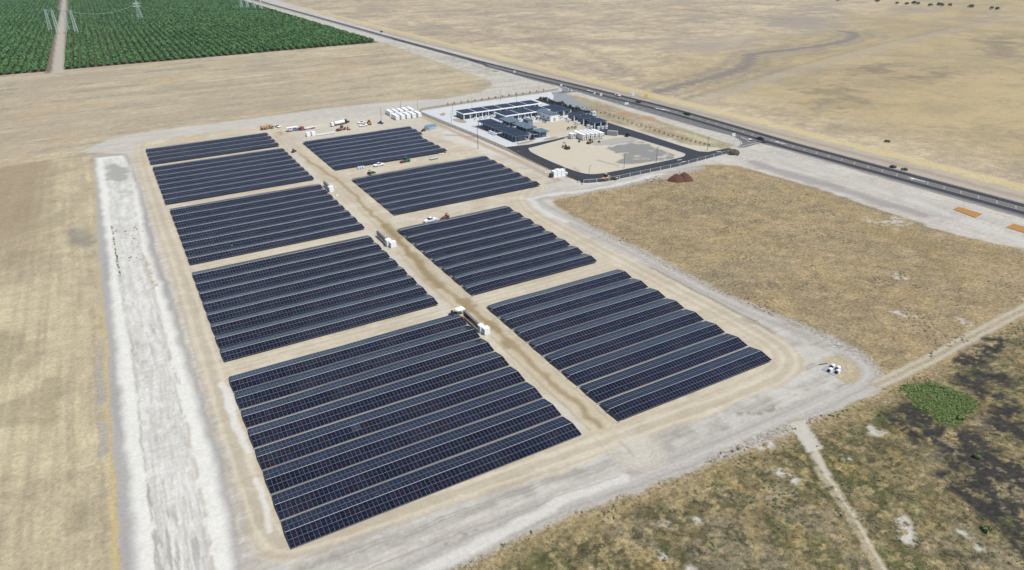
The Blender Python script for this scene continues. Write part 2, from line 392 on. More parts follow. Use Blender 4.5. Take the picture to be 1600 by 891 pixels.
# west field
FE = poly_mask(np.vstack([P([(0, 262), (60, 252), (135, 240), (147, 246), (150, 300), (154, 400), (160, 450), (170, 560), (176, 700), (189, 850), (192, 905)]), [[-30, 100], [-400, 100], [-500, 520]]]), 1.0, 1.0)
cc = mixc((168, 154, 125), (208, 193, 154), ctr(0.25*n20+0.3*nsy+0.2*n5+.25*n3, 3.0))*KALB
C[:] = C*(1-FE[:, None])+cc*FE[:, None]; V[:] = V*(1-FE)+0.3*FE
paint(FE*sstep(-38, -52, X+WX*10)*sstep(300, 420, Y), (158, 139, 110), 0.75)
paint(FE*sstep(.6, .74, fbm(X, Y, 18, 91, 4)), (150, 139, 108), 0.5)
for xw in (-25.5, -28, -31.5, -34, -36.2, -40, -42.3, -47, -49.2, -56, -58.2):
    paint(line_mask(np.array([[xw, 100.], [xw-.6, 300], [xw-1, 520]]), 0.7, 0.4, 0.7)*FE, (204, 192, 160) if xw in (-28, -34, -49.2) else (156, 142, 114), 0.28)
paint(poly_mask(P([(102, 360), (125, 356), (150, 366), (148, 384), (120, 388), (104, 376)]), 3, 4), (140, 134, 120), 0.7)
sp = P([(152, 300), (158, 430), (163, 520), (158, 620), (163, 720), (166, 850), (166, 900)])
paint(line_mask(sp, 3.2, 1, 1.5)*sstep(.4, .55, fbm(X, Y, 12, 92, 3)), (168, 163, 152), 0.8)
sp = P([(149, 260), (154, 400), (163, 520), (170, 600), (173, 700), (181, 850), (184, 900)])
paint(line_mask(sp, 1.6, .7, .9), (200, 176, 118), 0.75)

# --- gravelled works area
LPpx = [(120, 238), (137, 232), (175, 217), (219, 209), (281, 199), (375, 188), (430, 180), (511, 170), (598, 160), (700, 154), (751, 144), (769, 135), (765, 126), (725, 112), (680, 95), (620, 74), (596, 66), (585, 60),
        (500, 32), (430, 10), (395, -5), (415, -5), (620, 58), (746, 90), (884, 130), (938, 145), (1145, 205), (1206, 226), (1330, 264), (1600, 342), (1640, 355), (1640, 400), (1600, 389), (1487, 366), (1403, 337), (1319, 309), (1262, 290), (1200, 272), (1150, 258), (1100, 257),
        (1040, 272), (960, 288), (890, 300), (862, 311), (866, 322), (900, 348), (960, 383), (1020, 410), (1100, 450), (1180, 483), (1250, 513), (1310, 546), (1345, 564), (1372, 588), (1392, 588), (1400, 596), (1375, 612), (1290, 645), (1235, 662), (1140, 695), (1080, 735), (1010, 760), (900, 800), (800, 845),
        (700, 891), (640, 920), (380, 920), (373, 850), (343, 700), (297, 560), (265, 450), (246, 400), (222, 300), (207, 262), (196, 240)]
LP = poly_mask(P(LPpx), 0.8, 1.2)
nsy2 = fbm(X, Y, 2.2, 19, 4, sx=.35, sy=8, g=.7); SX = sstep(200, 215, X)*sstep(560, 300, Y-(X-200)*.0)*(X < 360); str_ = nsx2*(1-SX)+nsy2*SX
cc = mixc((176, 169, 156), (211, 204, 190), ctr(0.25*n20+0.5*str_+0.25*n3, 2.8))*KALB
C[:] = C*(1-LP[:, None])+cc*LP[:, None]; V[:] = V*(1-LP)+0.12*LP
paint(poly_mask(P([(170, 216), (219, 208), (375, 187), (511, 169), (700, 153), (860, 140), (880, 150), (657, 170), (440, 192), (226, 220), (140, 238)]), 3, 2), (198, 192, 178), 0.5)
# highway corridor, west side: pale and lilac bands
paint(line_mask(P([(1180, 255), (1234, 273), (1347, 306), (1440, 335)]), 9, 3, 3), (156, 148, 143), 0.75)
paint(line_mask(P([(1200, 243), (1220, 247), (1347, 287), (1431, 315), (1515, 349), (1620, 385)]), 6, 2, 2), (206, 202, 192), 0.6)
paint(line_mask(P([(1150, 232), (1240, 254), (1400, 300), (1600, 357)]), 6, 3, 2), (190, 183, 172), 0.7)
paint(line_mask(P([(1160, 262), (1262, 291), (1403, 339), (1487, 368)]), 3, 1.5, 3)*sstep(.4, .6, n5), (140, 128, 104), 0.8)
for (px, py) in ((1388, 307), (1480, 335)):
    c0 = at(px, py)
    for r in (3, 4.4, 5.8, 7.2):
        d = np.hypot(X-c0[0], Y-c0[1]); paint((1-sstep(.25, .7, abs(d-r)))*(Y < c0[1]+2), (176, 170, 158), 0.5)
paint(poly_mask(np.array([[337., 640], [352, 640], [357, 980], [337, 980], [322, 700]]), 4, 5)*sstep(.45, .6, n5), (150, 146, 112), 0.35)
paint(line_mask(P([(700, 88), (735, 100), (775, 112)]), 4, 2, 3)*sstep(.4, .6, n5), (92, 102, 70), 0.8, .8)
# bank between school and highway
BK = poly_mask(P([(868, 152), (884, 146), (940, 160), (1014, 184), (1080, 205), (1130, 222), (1148, 226), (1140, 233), (1100, 233), (1040, 216), (945, 188)]), 1.5, 1.5)
cc = mixc((158, 142, 116), (190, 176, 144), ctr(0.5*n20+.5*n5, 2.6))*KALB
C[:] = C*(1-BK[:, None])+cc*BK[:, None]; V[:] = V*(1-BK)+0.8*BK
paint(BK*sstep(.5, .7, fbm(X, Y, 10, 95, 4)), (150, 150, 116), 0.5)
for c_, r in (((976, 176), 5.5), ((1012, 184), 6)):
    c0 = at(*c_); d = np.hypot((X-c0[0])+WX*4, (Y-c0[1])*.55+WY*4); paint(1-sstep(r*.4, r, d), (190, 138, 92), 0.8)
paint(line_mask(P([(905, 163), (1000, 193), (1100, 226)]), 4, 2, 2), (156, 134, 108), 0.6)
paint(line_mask(P([(1060, 206), (1110, 222)]), 6, 2, 2), (208, 194, 152), 0.6)
# tan graded pad under the arrays
TP = poly_mask(P([(203, 236), (228, 219), (330, 206), (432, 194), (470, 190), (640, 176), (662, 186), (760, 240), (862, 285), (840, 300), (822, 310), (858, 336), (950, 390), (1017, 418), (1117, 470), (1175, 500), (1204, 517), (1247, 540), (1263, 562), (1255, 584), (1130, 640), (1000, 690), (870, 740), (640, 810),
              (455, 876), (425, 880), (398, 856), (378, 790), (355, 700), (310, 580), (297, 520), (262, 415), (230, 310)]), 0.7, 1.0)
stt = np.where((X > 92) & (X < 101.5), nsy2, nsx2)
cc = mixc((184, 170, 146), (211, 199, 174), ctr(0.3*n20+0.2*n5+.3*stt+.2*n3, 2.8))*KALB
C[:] = C*(1-TP[:, None])+cc*TP[:, None]; V[:] = V*(1-TP)+0.06*TP
paint(TP*sstep(430, 480, Y)*sstep(100, 112, X), (204, 196, 180), 0.6)
paint(poly_mask(P([(700, 200), (760, 215), (810, 245), (760, 240), (690, 215)]), 3, 4), (214, 208, 196), 0.8)
paint(line_mask(P([(697, 211), (715, 212), (740, 215)]), 3, 1, 1.5), (150, 135, 112), 0.7)
paint(TP*sstep(.58, .72, fbm(X, Y, 7, 101, 4)), (218, 208, 186), 0.45)
# perimeter tracks: wheel-worn paler and darker stripes following the pad outline
per = smooth(P([(226, 222), (218, 236), (246, 320), (287, 430), (325, 560), (362, 680), (392, 770), (420, 838), (450, 856), (520, 836), (700, 775), (900, 706), (1000, 672), (1150, 620), (1225, 586), (1238, 562), (1222, 540), (1150, 498), (1040, 440), (940, 388), (850, 340), (815, 312), (835, 292)]), 3)
for k, (off, wd, c_, a_) in enumerate(((0, 2.2, (184, 172, 148), .55), (2.2, .9, (216, 206, 182), .55), (-2.0, .8, (214, 202, 176), .55), (-3.6, .9, (182, 168, 144), .5), (4.2, 1.2, (188, 174, 148), .5), (5.6, .7, (212, 200, 172), .5), (-5.2, .7, (208, 196, 170), .45))):
    paint(line_mask(offset(per, off), wd, .35, .5), c_, a_)
for (a, b) in (((262, 327), (505, 285)), ((297, 420), (585, 362)), ((345, 578), (705, 482)), ((235, 262), (440, 230)), ((530, 272), (745, 240)), ((620, 347), (850, 298)), ((745, 472), (960, 412))):
    W_ = P([a, b])
    for off, c_ in ((-1.2, (212, 200, 174)), (0.4, (186, 172, 148)), (1.8, (214, 204, 180)), (3.2, (190, 176, 150))):
        paint(line_mask(offset(W_, off), .8, .4, .6), c_, .5)
# turning sweeps where the cross roads meet the west track
for (px, py, x1) in ((290, 424, 1), (334, 590, 1), (255, 330, 1)):
    c0 = at(px, py)
    for r in (4, 5.4, 7):
        for sg in (1, -1):
            d = np.hypot(X-(c0[0]+8), Y-(c0[1]+sg*7.5)); paint((1-sstep(.2, .6, abs(d-r)))*(X < c0[0]+8)*((Y-(c0[1]+sg*7.5))*sg < 0), (214, 202, 176), .4)
# damp brown swale between the two array columns
sw = smooth(P([(436, 206), (450, 227), (470, 243), (507, 268), (527, 281), (555, 305), (579, 333), (604, 355), (627, 381), (647, 407), (674, 434), (706, 461), (716, 470), (761, 503), (806, 544), (869, 602), (923, 650), (940, 668)]), 2)
paint(line_mask(sw, 6.5, 2, 1.5), (196, 180, 146), 0.6)
paint(line_mask(sw, 2.0, .8, 1.6), (158, 139, 104), 0.85)
paint(line_mask(P([(604, 352), (627, 381), (660, 420), (690, 448)]), 4.2, 1.2, 2.2), (152, 134, 98), 0.8)
paint(line_mask(P([(716, 462), (761, 500), (800, 540)]), 4.6, 1.4, 3.0)*sstep(.35, .55, n5), (156, 136, 98), 0.85)
paint(line_mask(offset(sw, -3.6), .5, .3, .5), (158, 144, 118), 0.7)
paint(line_mask(offset(sw, 3.4), .5, .3, .6), (164, 150, 122), 0.5)
gsh = P([(440, 212), (500, 290), (590, 380), (700, 490), (800, 590), (905, 665)])
paint(line_mask(gsh, 4, 1.2, 1.2), (206, 200, 188), 0.55)
# white spills beside the front left array
for q, wd in (([(352, 618), (370, 665), (380, 690), (389, 704)], 1.8), ([(346, 600), (354, 612), (362, 640)], 2.6), ([(400, 748), (408, 772), (415, 795), (424, 830)], 1.4), ([(362, 640), (372, 668)], 1.6)):
    paint(line_mask(P(q), wd, .5, 1.0), (220, 216, 205), 0.85)
# outer gravel road, south east side
gr = smooth(P([(1090, 262), (960, 291), (880, 303), (838, 308), (835, 316), (858, 328), (921, 359), (1000, 397), (1087, 445), (1175, 486), (1233, 508), (1292, 533), (1340, 560), (1357, 578), (1352, 594), (1330, 606), (1292, 625), (1200, 668), (1100, 708), (1010, 742), (880, 786), (760, 842), (660, 888), (600, 915)]), 3)
paint(line_mask(gr, 9, 1.5, 1.0), (180, 174, 164), 0.75)
paint(line_mask(gr, 1.0, .4, .5), (198, 193, 182), 0.6)
for off in (-2.3, 2.3): paint(line_mask(offset(gr, off), .9, .4, .5), (166, 159, 150), 0.6)
paint(line_mask(P([(1035, 272), (940, 294), (850, 306), (826, 311), (840, 326), (880, 346)]), 4, 1.5, 2), (216, 213, 204), 0.8)
paint(line_mask(P([(1017, 418), (1117, 470), (1160, 492), (1185, 505), (1206, 520)]), .9, .4, .6), (124, 113, 94), 0.75)
paint(line_mask(P([(1160, 498), (1195, 512), (1230, 530), (1262, 548), (1272, 562)]), 2.0, .8, 1.5), (158, 152, 142), 0.7)
paint(line_mask(P([(1256, 549), (1268, 560), (1272, 568)]), .5, .25, .6), (96, 88, 78), 0.8)
GT = poly_mask(P([(1204, 517), (1262, 520), (1300, 542), (1335, 572), (1325, 600), (1260, 625), (1150, 665), (1050, 702), (960, 728), (870, 762), (640, 850), (520, 895), (440, 895), (640, 815), (870, 742), (1000, 691), (1130, 641), (1255, 586), (1266, 562)]), 0.8, 1.2)
cc = mixc((160, 154, 143), (202, 196, 183), ctr(.3*n5+.3*nsx2+.2*n20+.2*n3, 3.2))*KALB
C[:] = C*(1-GT[:, None]*.9)+cc*GT[:, None]*.9
paint(GT*sstep(.56, .66, n5), (200, 196, 186), 0.5)
paint(line_mask(P([(1150, 650), (1200, 645), (1235, 632)]), 1.6, .6, 2.5)*sstep(.4, .55, n1), (126, 116, 100), .6)
paint(poly_mask(P([(1285, 560), (1310, 556), (1335, 566), (1346, 588), (1334, 600), (1308, 594), (1300, 578)]), .7, 1.2), (182, 162, 116), 0.65, .5)
for c_ in ((1225, 515), (1243, 520), (1300, 518)):
    c0 = at(*c_)
    for r in (3.0, 4.0, 5.0, 6.0): paint((1-sstep(.12, .42, abs(np.hypot(X-c0[0], Y-c0[1])-r)))*(X > c0[0]-1), (150, 143, 128), .35)
# turning circle at the foot of the swale
c0 = at(1000, 705)
d = np.hypot(X-c0[0], Y-c0[1]); paint(1-sstep(5, 9, d+WX*3), (206, 198, 180), 0.8)
for r in (3.2, 4.4, 5.5, 6.4, 7.6, 8.8): paint((1-sstep(.12, .45, abs(d-r)))*(Y < c0[1]+r*.5), (176, 165, 145), .35)
paint(line_mask(P([(968, 690), (980, 700), (990, 712)]), .8, .3, .4), (168, 152, 128), .5)
paint(line_mask(P([(600, 918), (675, 889), (760, 848), (850, 798), (874, 783), (930, 762), (975, 746)]), 3.4, .8, 1.0), (214, 209, 197), 0.9)
for off in (-2.4, 3.0, 4.0): paint(line_mask(offset(P([(520, 895), (640, 850), (870, 765), (960, 735)]), off), .45, .25, .8), (150, 143, 130), .55)
paint(line_mask(P([(700, 850), (720, 842), (745, 834)]), 1.0, .5, 1.5)*sstep(.5, .6, n1), (120, 112, 98), .5)
# the white basin
GB = poly_mask(P([(146, 243), (196, 240), (207, 262), (222, 300), (246, 400), (265, 450), (297, 560), (343, 700), (373, 850), (386, 905), (191, 905), (188, 850), (175, 700), (170, 560), (159, 450), (153, 400), (150, 300)]), .8, .8)
paint(GB, (174, 170, 162), 1, .05)
paint(GB*sstep(.45, .7, nsy), (162, 157, 152), .5)
WB = poly_mask(P([(150, 247), (192, 243), (203, 262), (215, 300), (234, 400), (253, 450), (286, 560), (328, 700), (361, 850), (371, 905), (215, 905), (212, 850), (198, 700), (184, 560), (174, 450), (170, 400), (156, 300)]), 1.6, .9)
paint(WB, (228, 225, 213), 1, .08)
paint(WB*sstep(.5, .7, n3), (218, 215, 203), .6)
IB = poly_mask(P([(162, 249), (186, 246), (202, 264), (206, 300), (222, 400), (239, 450), (266, 560), (299, 700), (328, 850), (338, 905), (248, 905), (241, 850), (223, 700), (208, 560), (188, 450), (179, 400), (170, 300)]), .35, .5)
paint(IB, (221, 218, 207), .7)
paint(IB*sstep(.52, .66, fbm(X, Y, 1.0, 117, 4, sx=.3, sy=5, g=.7)), (192, 187, 174), .5)
paint(IB*sstep(.50, .68, nsy), (196, 193, 184), .55)
paint(IB*sstep(.52, .62, fbm(X, Y, 3.2, 111, 4, sx=.25, sy=2.4))*sstep(.42, .6, fbm(X, Y, 16, 112, 3))*sstep(300, 230, Y), (166, 162, 152), .75)
paint(IB*sstep(.52, .66, fbm(X, Y, 1.6, 113, 4, sx=2.2, sy=.4))*sstep(.5, .64, fbm(X, Y, 14, 115, 3))*sstep(330, 200, Y), (190, 185, 175), .4)
paint(IB*sstep(.58, .72, fbm(X, Y, 9, 116, 4)), (190, 187, 176), .35)
paint(poly_mask(P([(165, 262), (178, 256), (200, 262), (203, 276), (190, 284), (172, 283)]), 2, 4), (150, 152, 140), .75)
paint(poly_mask(P([(172, 284), (203, 278), (205, 310), (180, 312)]), 2, 4)*sstep(.4, .6, nsx2), (182, 180, 170), .6)
for k_ in range(11):
    f_ = (k_+1)/12.; tr_ = P([(163+f_*26, 250), (170+f_*36, 300), (179+f_*43, 400), (188+f_*51, 450), (208+f_*58, 560), (223+f_*76, 700), (241+f_*87, 850), (248+f_*90, 900)])
    paint(line_mask(tr_, .5, .25, .5)*sstep(.46, .58, fbm(X, Y, 11, 130+k_, 3)), (172, 167, 155), .55)
lL = P([(163, 250), (166, 268), (170, 300), (179, 400), (188, 450), (208, 560), (223, 700), (241, 850), (246, 900)])
lR = P([(186, 247), (202, 266), (206, 300), (222, 400), (239, 450), (266, 560), (280, 600)]); lR2 = P([(290, 650), (299, 700), (328, 850), (336, 900)])
paint(line_mask(lL, .35, .3, .5)*sstep(.3, .5, n5), (120, 112, 92), .8); paint(line_mask(lR, .4, .3, .5)*sstep(.3, .5, n5), (126, 116, 94), .8)
paint(line_mask(lR2, .8, .5, .8)*sstep(.35, .5, n5), (180, 168, 144), .7)
paint(line_mask(P([(222, 398), (236, 425), (240, 450)]), 1.8, .8, 1.5)*sstep(.4, .55, n1), (168, 150, 122), .7)
# farm tracks in the south east
p1 = P([(1246, 660), (1270, 706), (1292, 750), (1323, 798), (1349, 838), (1375, 882), (1390, 905)])
T1 = line_mask(p1, 3.0, .4, 1.0); paint(T1*sstep(.2, .45, n1), (178, 164, 134), .85, .4); paint(line_mask(offset(p1, .55), .6, .25, .4), (212, 202, 178), .7)
paint(poly_mask(P([(1234, 663), (1257, 657), (1284, 700), (1260, 707)]), .5, .7), (200, 194, 180), .9, .05)
paint(poly_mask(P([(1266, 708), (1278, 706), (1298, 742), (1292, 748)]), .4, .6), (196, 188, 170), .8, .05)
p2 = smooth(P([(1372, 600), (1440, 569), (1500, 536), (1560, 504), (1600, 484), (1700, 430)]), 2)
T2 = line_mask(p2, 5.0, .8, .8); paint(T2, (172, 158, 128), .8, .3)
for off in (-1.3, 1.3): paint(line_mask(offset(p2, off), 1.3, .4, .4), (194, 184, 162), .8, .1)
# school ground
SCH = poly_mask(np.array([[209., 536], [350, 541], [345, 522], [312, 424], [303, 366], [330, 322], [330, 311], [229, 304], [214, 312], [214, 390], [213, 434], [208, 524]]), .5, .4)
paint(SCH, (206, 196, 174), .9, .05)
paint(poly_mask(np.array([[256., 411], [293, 411], [293, 448], [270, 450], [256, 440]]), .5, .3), (204, 190, 162), .9)
paint(poly_mask(np.array([[227., 325], [240, 318], [296, 320], [300, 326], [300, 362], [292, 378], [258, 384], [228, 388]]), 1, 1), (207, 196, 172), .9)
paint(poly_mask(P([(950, 226), (995, 218.5), (1056, 243), (1052, 248), (985, 257.5), (962, 254), (976, 243), (948, 233)]), .8, 2)*sstep(.2, .4, n5), (142, 141, 137), .95)
paint(poly_mask(P([(918, 222), (958, 216), (1000, 214), (985, 224), (930, 228)]), 1, 2), (172, 168, 160), .8)
paint(line_mask(P([(925, 230), (955, 228), (975, 224)]), 2.5, 1, 2), (214, 212, 206), .8)
paint(line_mask(P([(932, 250), (965, 259)]), 1.5, .6, 1), (140, 128, 104), .7)
paint(line_mask(P([(896, 262), (904, 268)]), 1.2, .6, 1), (140, 124, 98), .7)
paint(line_mask(P([(657, 181), (745, 222), (800, 246), (872, 282)]), 4.5, 1.0, .8), (184, 163, 132), .85, .4)
# orchard floor and track
OM = ((X < 336+WX*3) & (Y > 975)).astype(float)
paint(OM, (96, 92, 62), 1, .6)
ot = np.array([[-48.5, 960.], [-57.5, 2600], [-66, 6000]])
paint(line_mask(ot, 13, 1, 1), (186, 178, 160), 1, .1); paint(line_mask(offset(ot, 9), 6, 1, 1), (128, 112, 90), .9)
paint(sstep(336, 339, X)*sstep(358, 354, X)*sstep(960, 985, Y), (196, 192, 178), .9)
T_OT = line_mask(ot, 13, 1, 1)

def ground_material():
    m = bpy.data.materials.new('ground_surface'); m.use_nodes = True; t = m.node_tree; b = t.nodes['Principled BSDF']
    at_ = t.nodes.new('ShaderNodeAttribute'); at_.attribute_name = 'surface'
    g = t.nodes.new('ShaderNodeNewGeometry')
    def noise(s, d, rough=.55):
        n = t.nodes.new('ShaderNodeTexNoise'); n.inputs['Scale'].default_value = s; n.inputs['Detail'].default_value = d; n.inputs['Roughness'].default_value = rough
        t.links.new(g.outputs['Position'], n.inputs['Vector']); return n.outputs['Fac']
    def math_(op, a, b_=None, c_=None):
        n = t.nodes.new('ShaderNodeMath'); n.operation = op
        for i_, v in enumerate((a, b_, c_)):
            if v is None: continue
            if isinstance(v, (int, float)): n.inputs[i_].default_value = v
            else: t.links.new(v, n.inputs[i_])
        return n.outputs[0]
    a1 = math_('SUBTRACT', noise(0.9, 5, .65), 0.5); a2 = math_('SUBTRACT', noise(4.0, 3, .6), 0.5); a3 = math_('SUBTRACT', noise(0.22, 3), 0.5)
    veg = at_.outputs['Alpha']
    s = math_('ADD', math_('MULTIPLY', a1, 2.2), math_('MULTIPLY', a2, 2.0)); s = math_('ADD', s, math_('MULTIPLY', a3, 0.5))
    amp = math_('MULTIPLY_ADD', veg, 1.05, 0.14)
    fac = math_('MAXIMUM', math_('ADD', math_('MULTIPLY', s, amp), 1.0), 0.25)
    mul = t.nodes.new('ShaderNodeVectorMath'); mul.operation = 'SCALE'
    t.links.new(at_.outputs['Color'], mul.inputs[0]); t.links.new(fac, mul.inputs['Scale'])
    t.links.new(mul.outputs[0], b.inputs['Base Color'])
    b.inputs['Roughness'].default_value = 0.95; b.inputs['Specular IOR Level'].default_value = 0.12
    bp = t.nodes.new('ShaderNodeBump'); bp.inputs['Distance'].default_value = 0.25
    t.links.new(math_('MULTIPLY_ADD', veg, 0.7, 0.06), bp.inputs['Strength'])
    t.links.new(math_('ADD', a1, math_('MULTIPLY', a2, .5)), bp.inputs['Height']); t.links.new(bp.outputs[0], b.inputs['Normal'])
    return m
GMAT = ground_material()
RGBA = np.concatenate([np.clip(C, 0.005, .9), V[:, None]], 1).astype(np.float32)
XYZ = np.stack([X, Y, np.zeros(len(X))], 1).astype(np.float32)
fc = FQ.mean if False else None
cls = np.zeros(len(X), np.int8)
cls[LP > .5] = 1; cls[GB > .5] = 2; cls[SCH > .5] = 1; cls[(T1 > .5) | (T2 > .5)] = 3; cls[T_OT > .5] = 3
fcls = cls[FQ[:, 0]]
names = {0: 'ground', 1: 'gravel_yard', 2: 'dirt_basin', 3: 'dirt_path'}
for k, nm in names.items():
    Fk = FQ[fcls == k]
    if k == 0: Fk = np.vstack([Fk, CF+NF])
    u, inv = np.unique(Fk, return_inverse=True)
    o = np_mesh(nm, XYZ[u], inv.reshape(-1, 4), [GMAT])
    ca = o.data.color_attributes.new('surface', 'FLOAT_COLOR', 'POINT'); ca.data.foreach_set('color', RGBA[u].ravel())
    tag(o, kind='structure')
def field_val(arr, x, y):
    """nearest painted value at a world point"""
    r = np.hypot(x, y); a = np.arctan2(x, y)
    i_ = np.clip(np.round(np.log(np.maximum(r, 28)/28.0)/0.0036).astype(int), 0, NR-1); j_ = np.round((a-az[0])/(az[1]-az[0])).astype(int)
    ok = (j_ >= 0) & (j_ < NA) & (r > 28); j_ = np.clip(j_, 0, NA-1)
    return np.where(ok, arr[i_*NA+j_], 0)

# ---------------------------------------------------------------- flat paved sheets
def sheet(name, W, z, m, struct=True, label=None):
    mb = MB(); mb.face([(p[0], p[1], z) for p in W])
    o = mb.build(name, m)
    for p in o.data.polygons:
        if p.normal.z < 0: o.data.flip_normals(); break
    if struct: o['kind'] = 'structure'
    return o
def strip(name, W, width, z, m, struct=True):
    W = np.asarray(W, float); A = offset(W, width/2); B = offset(W, -width/2); mb = MB()
    for k in range(len(W)-1): mb.face([(*A[k], z), (*A[k+1], z), (*B[k+1], z), (*B[k], z)])
    o = mb.build(name, m)
    for p in o.data.polygons:
        if p.normal.z < 0: o.data.flip_normals(); break
    if struct: o['kind'] = 'structure'
    return o
def hx_w(y):      # west edge of the highway
    return np.interp(y, [-400, 150, 300, 345, 370, 470, 545, 600, 720, 780, 1000, 2600, 8000], [358.8, 358.8, 361, 359, 357, 358, 361, 358, 361, 364, 361.5, 366, 388])
def hx_e(y): return np.interp(y, [-400, 150, 300, 370, 430, 520, 640, 760, 1000, 2600, 8000], [380, 380, 380.2, 384, 386, 383, 377, 373.5, 372.6, 379, 402])
ys = np.concatenate([np.arange(-400, 1000, 20), np.arange(1000, 8000, 200)])
mbh = MB(); 
def band(mb, f0, f1, z, m=0):
    for a, b in zip(ys[:-1], ys[1:]):
        mb.face([(f0(a), a, z), (f1(a), a, z), (f1(b), b, z), (f0(b), b, z)], m)
band(mbh, hx_w, hx_e, 0.02); HW = mbh.build('highway', ASPHW); HW['kind'] = 'structure'
mbh = MB(); band(mbh, lambda y: hx_e(y)-(6.2 if y < 760 else 5), lambda y: hx_e(y)-.6, 0.026)
o = mbh.build('highway_far_lane', ASPH); o['kind'] = 'structure'
mbh = MB()
for a, b in zip(ys[:-1], ys[1:]):
    if a < 1000:
        f0 = lambda y: hx_e(y)-(16.6 if y < 720 else 10.5); f1 = lambda y: f0(y)+4.6
        mbh.face([(f0(a), a, 0.026), (f1(a), a, .026), (f1(b), b, .026), (f0(b), b, .026)])
o = mbh.build('highway_near_lane', ASPH); o['kind'] = 'structure'
# markings
mk = MB()
def mline(mb, f, w_, y0, y1, m=0, z=.032, dash=None):
    y = y0
    while y < y1:
        st = dash[0] if dash else 20
        b = min(y+st, y1); mb.face([(f(y)-w_/2, y, z), (f(y)+w_/2, y, z), (f(b)+w_/2, b, z), (f(b)-w_/2, b, z)], m)
        y += sum(dash) if dash else st
mline(mk, lambda y: hx_e(y)-.9, .22, -300, 1900); mline(mk, lambda y: hx_w(y)+1.2, .22, -300, 300); mline(mk, lambda y: hx_w(y)+1.2, .22, 372, 1900)
mline(mk, lambda y: hx_e(y)-6.6, .3, -300, 740, 1); mline(mk, lambda y: hx_e(y)-11.6, .3, -300, 740, 1)
mline(mk, lambda y: hx_w(y)+5.0, .2, 372, 640, 0, dash=(3, 6))
y = -100
while y < 420:
    x1 = hx_e(y)-7; x0 = hx_e(y)-11.2; mk.face([(x0, y, .034), (x0, y+.55, .034), (x1, y+3.0, .034), (x1, y+2.45, .034)], 1); y += 9
def arrow(mb, x, y, s=1, dirn=1):
    z = .036
    mb.face([(x-.35, y-3*s*dirn, z), (x+.35, y-3*s*dirn, z), (x+.35, y+1*s*dirn, z), (x-.35, y+1*s*dirn, z)])
    mb.face([(x-1.1, y+1*s*dirn, z), (x+1.1, y+1*s*dirn, z), (x, y+3.2*s*dirn, z)])
for (px, py) in ((1030, 170.5), (1219, 223), (1433, 281), (922, 142), (1040, 172)):
    a_ = at(px, py); arrow(mk, a_[0], a_[1], 1.6)
o = mk.build('highway_markings', [MARK, MARKO]); o['kind'] = 'structure'
# junction mouths
J1 = smooth(np.vstack([P([(1128, 207), (1146, 214), (1156, 220), (1158, 227), (1148, 231)]), P([(1165, 231), (1185, 224), (1204, 222), (1206, 226)]), [[364, 318], [362, 350], [360, 362]]]), 2)
sheet('junction', J1, .024, ASPHW)
J2 = smooth(np.vstack([P([(850, 128), (872, 135), (880, 140), (877, 144), (870, 146)]), P([(884, 146), (900, 143), (915, 146)]), [[362, 520], [362, 560]]]), 2)
sheet('junction', J2, .024, ASPHW)
mk = MB()
def curve_mark(pts, w_=.35, z=.031):
    W_ = smooth(P(pts), 3); A = offset(W_, w_/2); B = offset(W_, -w_/2)
    for k in range(len(W_)-1): mk.face([(*A[k], z), (*A[k+1], z), (*B[k+1], z), (*B[k], z)])
curve_mark([(1138, 211), (1152, 217), (1160, 223), (1158, 226)]); curve_mark([(1158, 214), (1168, 219), (1171, 222.5), (1182, 221)]); curve_mark([(1150, 231), (1165, 227.5), (1188, 222)])
curve_mark([(868, 134), (880, 138), (884, 142)]); curve_mark([(882, 136), (890, 140), (886, 143)])
for (px, py) in ((1172, 217.6), (1147, 212.5), (893, 142)):
    a_ = at(px, py); mk.face([(a_[0]-1.5, a_[1]-1, .037), (a_[0]+1.4, a_[1]-1.2, .037), (a_[0]+.6, a_[1]+2.2, .037)])
o = mk.build('junction_markings', [MARK]); o['kind'] = 'structure'
# school drives
outer = P([(792, 231), (858, 263.5), (912, 286), (945, 283), (1060, 259), (1148, 236.5), (1140, 232.5)])
D = np.vstack([P([(790, 230), (826, 226), (866, 218), (905, 208.5), (921, 201), (906, 191), (925, 187)]), P([(945, 190), (1005, 209), (1062, 227.5), (1092, 236.5), (1106, 237.5), (1138, 231.5), (1146, 233.5), (1143, 238)]), P([(1060, 260), (945, 284.5), (912, 286.5), (858, 264), (815, 243.5)])])
hole = P([(826, 232), (829, 238), (866, 255), (907.5, 271), (931, 273), (974, 265), (1062, 247), (1072, 242.5), (1068, 239), (1002.5, 219), (975, 211), (930, 211), (925, 203), (890, 215), (846, 227)])
def ring_sheet(name, O, H, z, m):
    import bmesh
    bm = bmesh.new(); loops = []
    for L in (O, H):
        vs_ = [bm.verts.new((p[0], p[1], z)) for p in L]; loops += [bm.edges.new((vs_[k], vs_[(k+1) % len(vs_)])) for k in range(len(vs_))]
    bmesh.ops.triangle_fill(bm, use_beauty=True, use_dissolve=False, edges=loops, normal=(0, 0, 1))
    me = bpy.data.meshes.new(name); bm.to_mesh(me); bm.free(); me.materials.append(m)
    o = bpy.data.objects.new(name, me); COL.objects.link(o); o['kind'] = 'structure'; return o
ring_sheet('asphalt_drive', D, smooth(np.vstack([hole, hole[:1]]), 2)[:-1], .02, ASPH)
pad = np.array([[211., 520], [214, 533.5], [262, 537.5], [326, 538], [347, 539], [343, 527], [330, 515], [308, 484], [308, 449], [293, 449], [293, 411.5], [256, 411.5], [256, 404.5], [246, 400], [236, 399.5], [218, 397.5], [215.5, 434], [211.5, 490]])
sheet('concrete_pad', pad, .016, CONC)
sheet('service_road', np.array([[334., 524], [340, 538], [349, 538], [346, 522], [327, 455], [313, 421], [305.5, 421], [308, 449], [308, 484], [318, 500]]), .021, ASPHB)
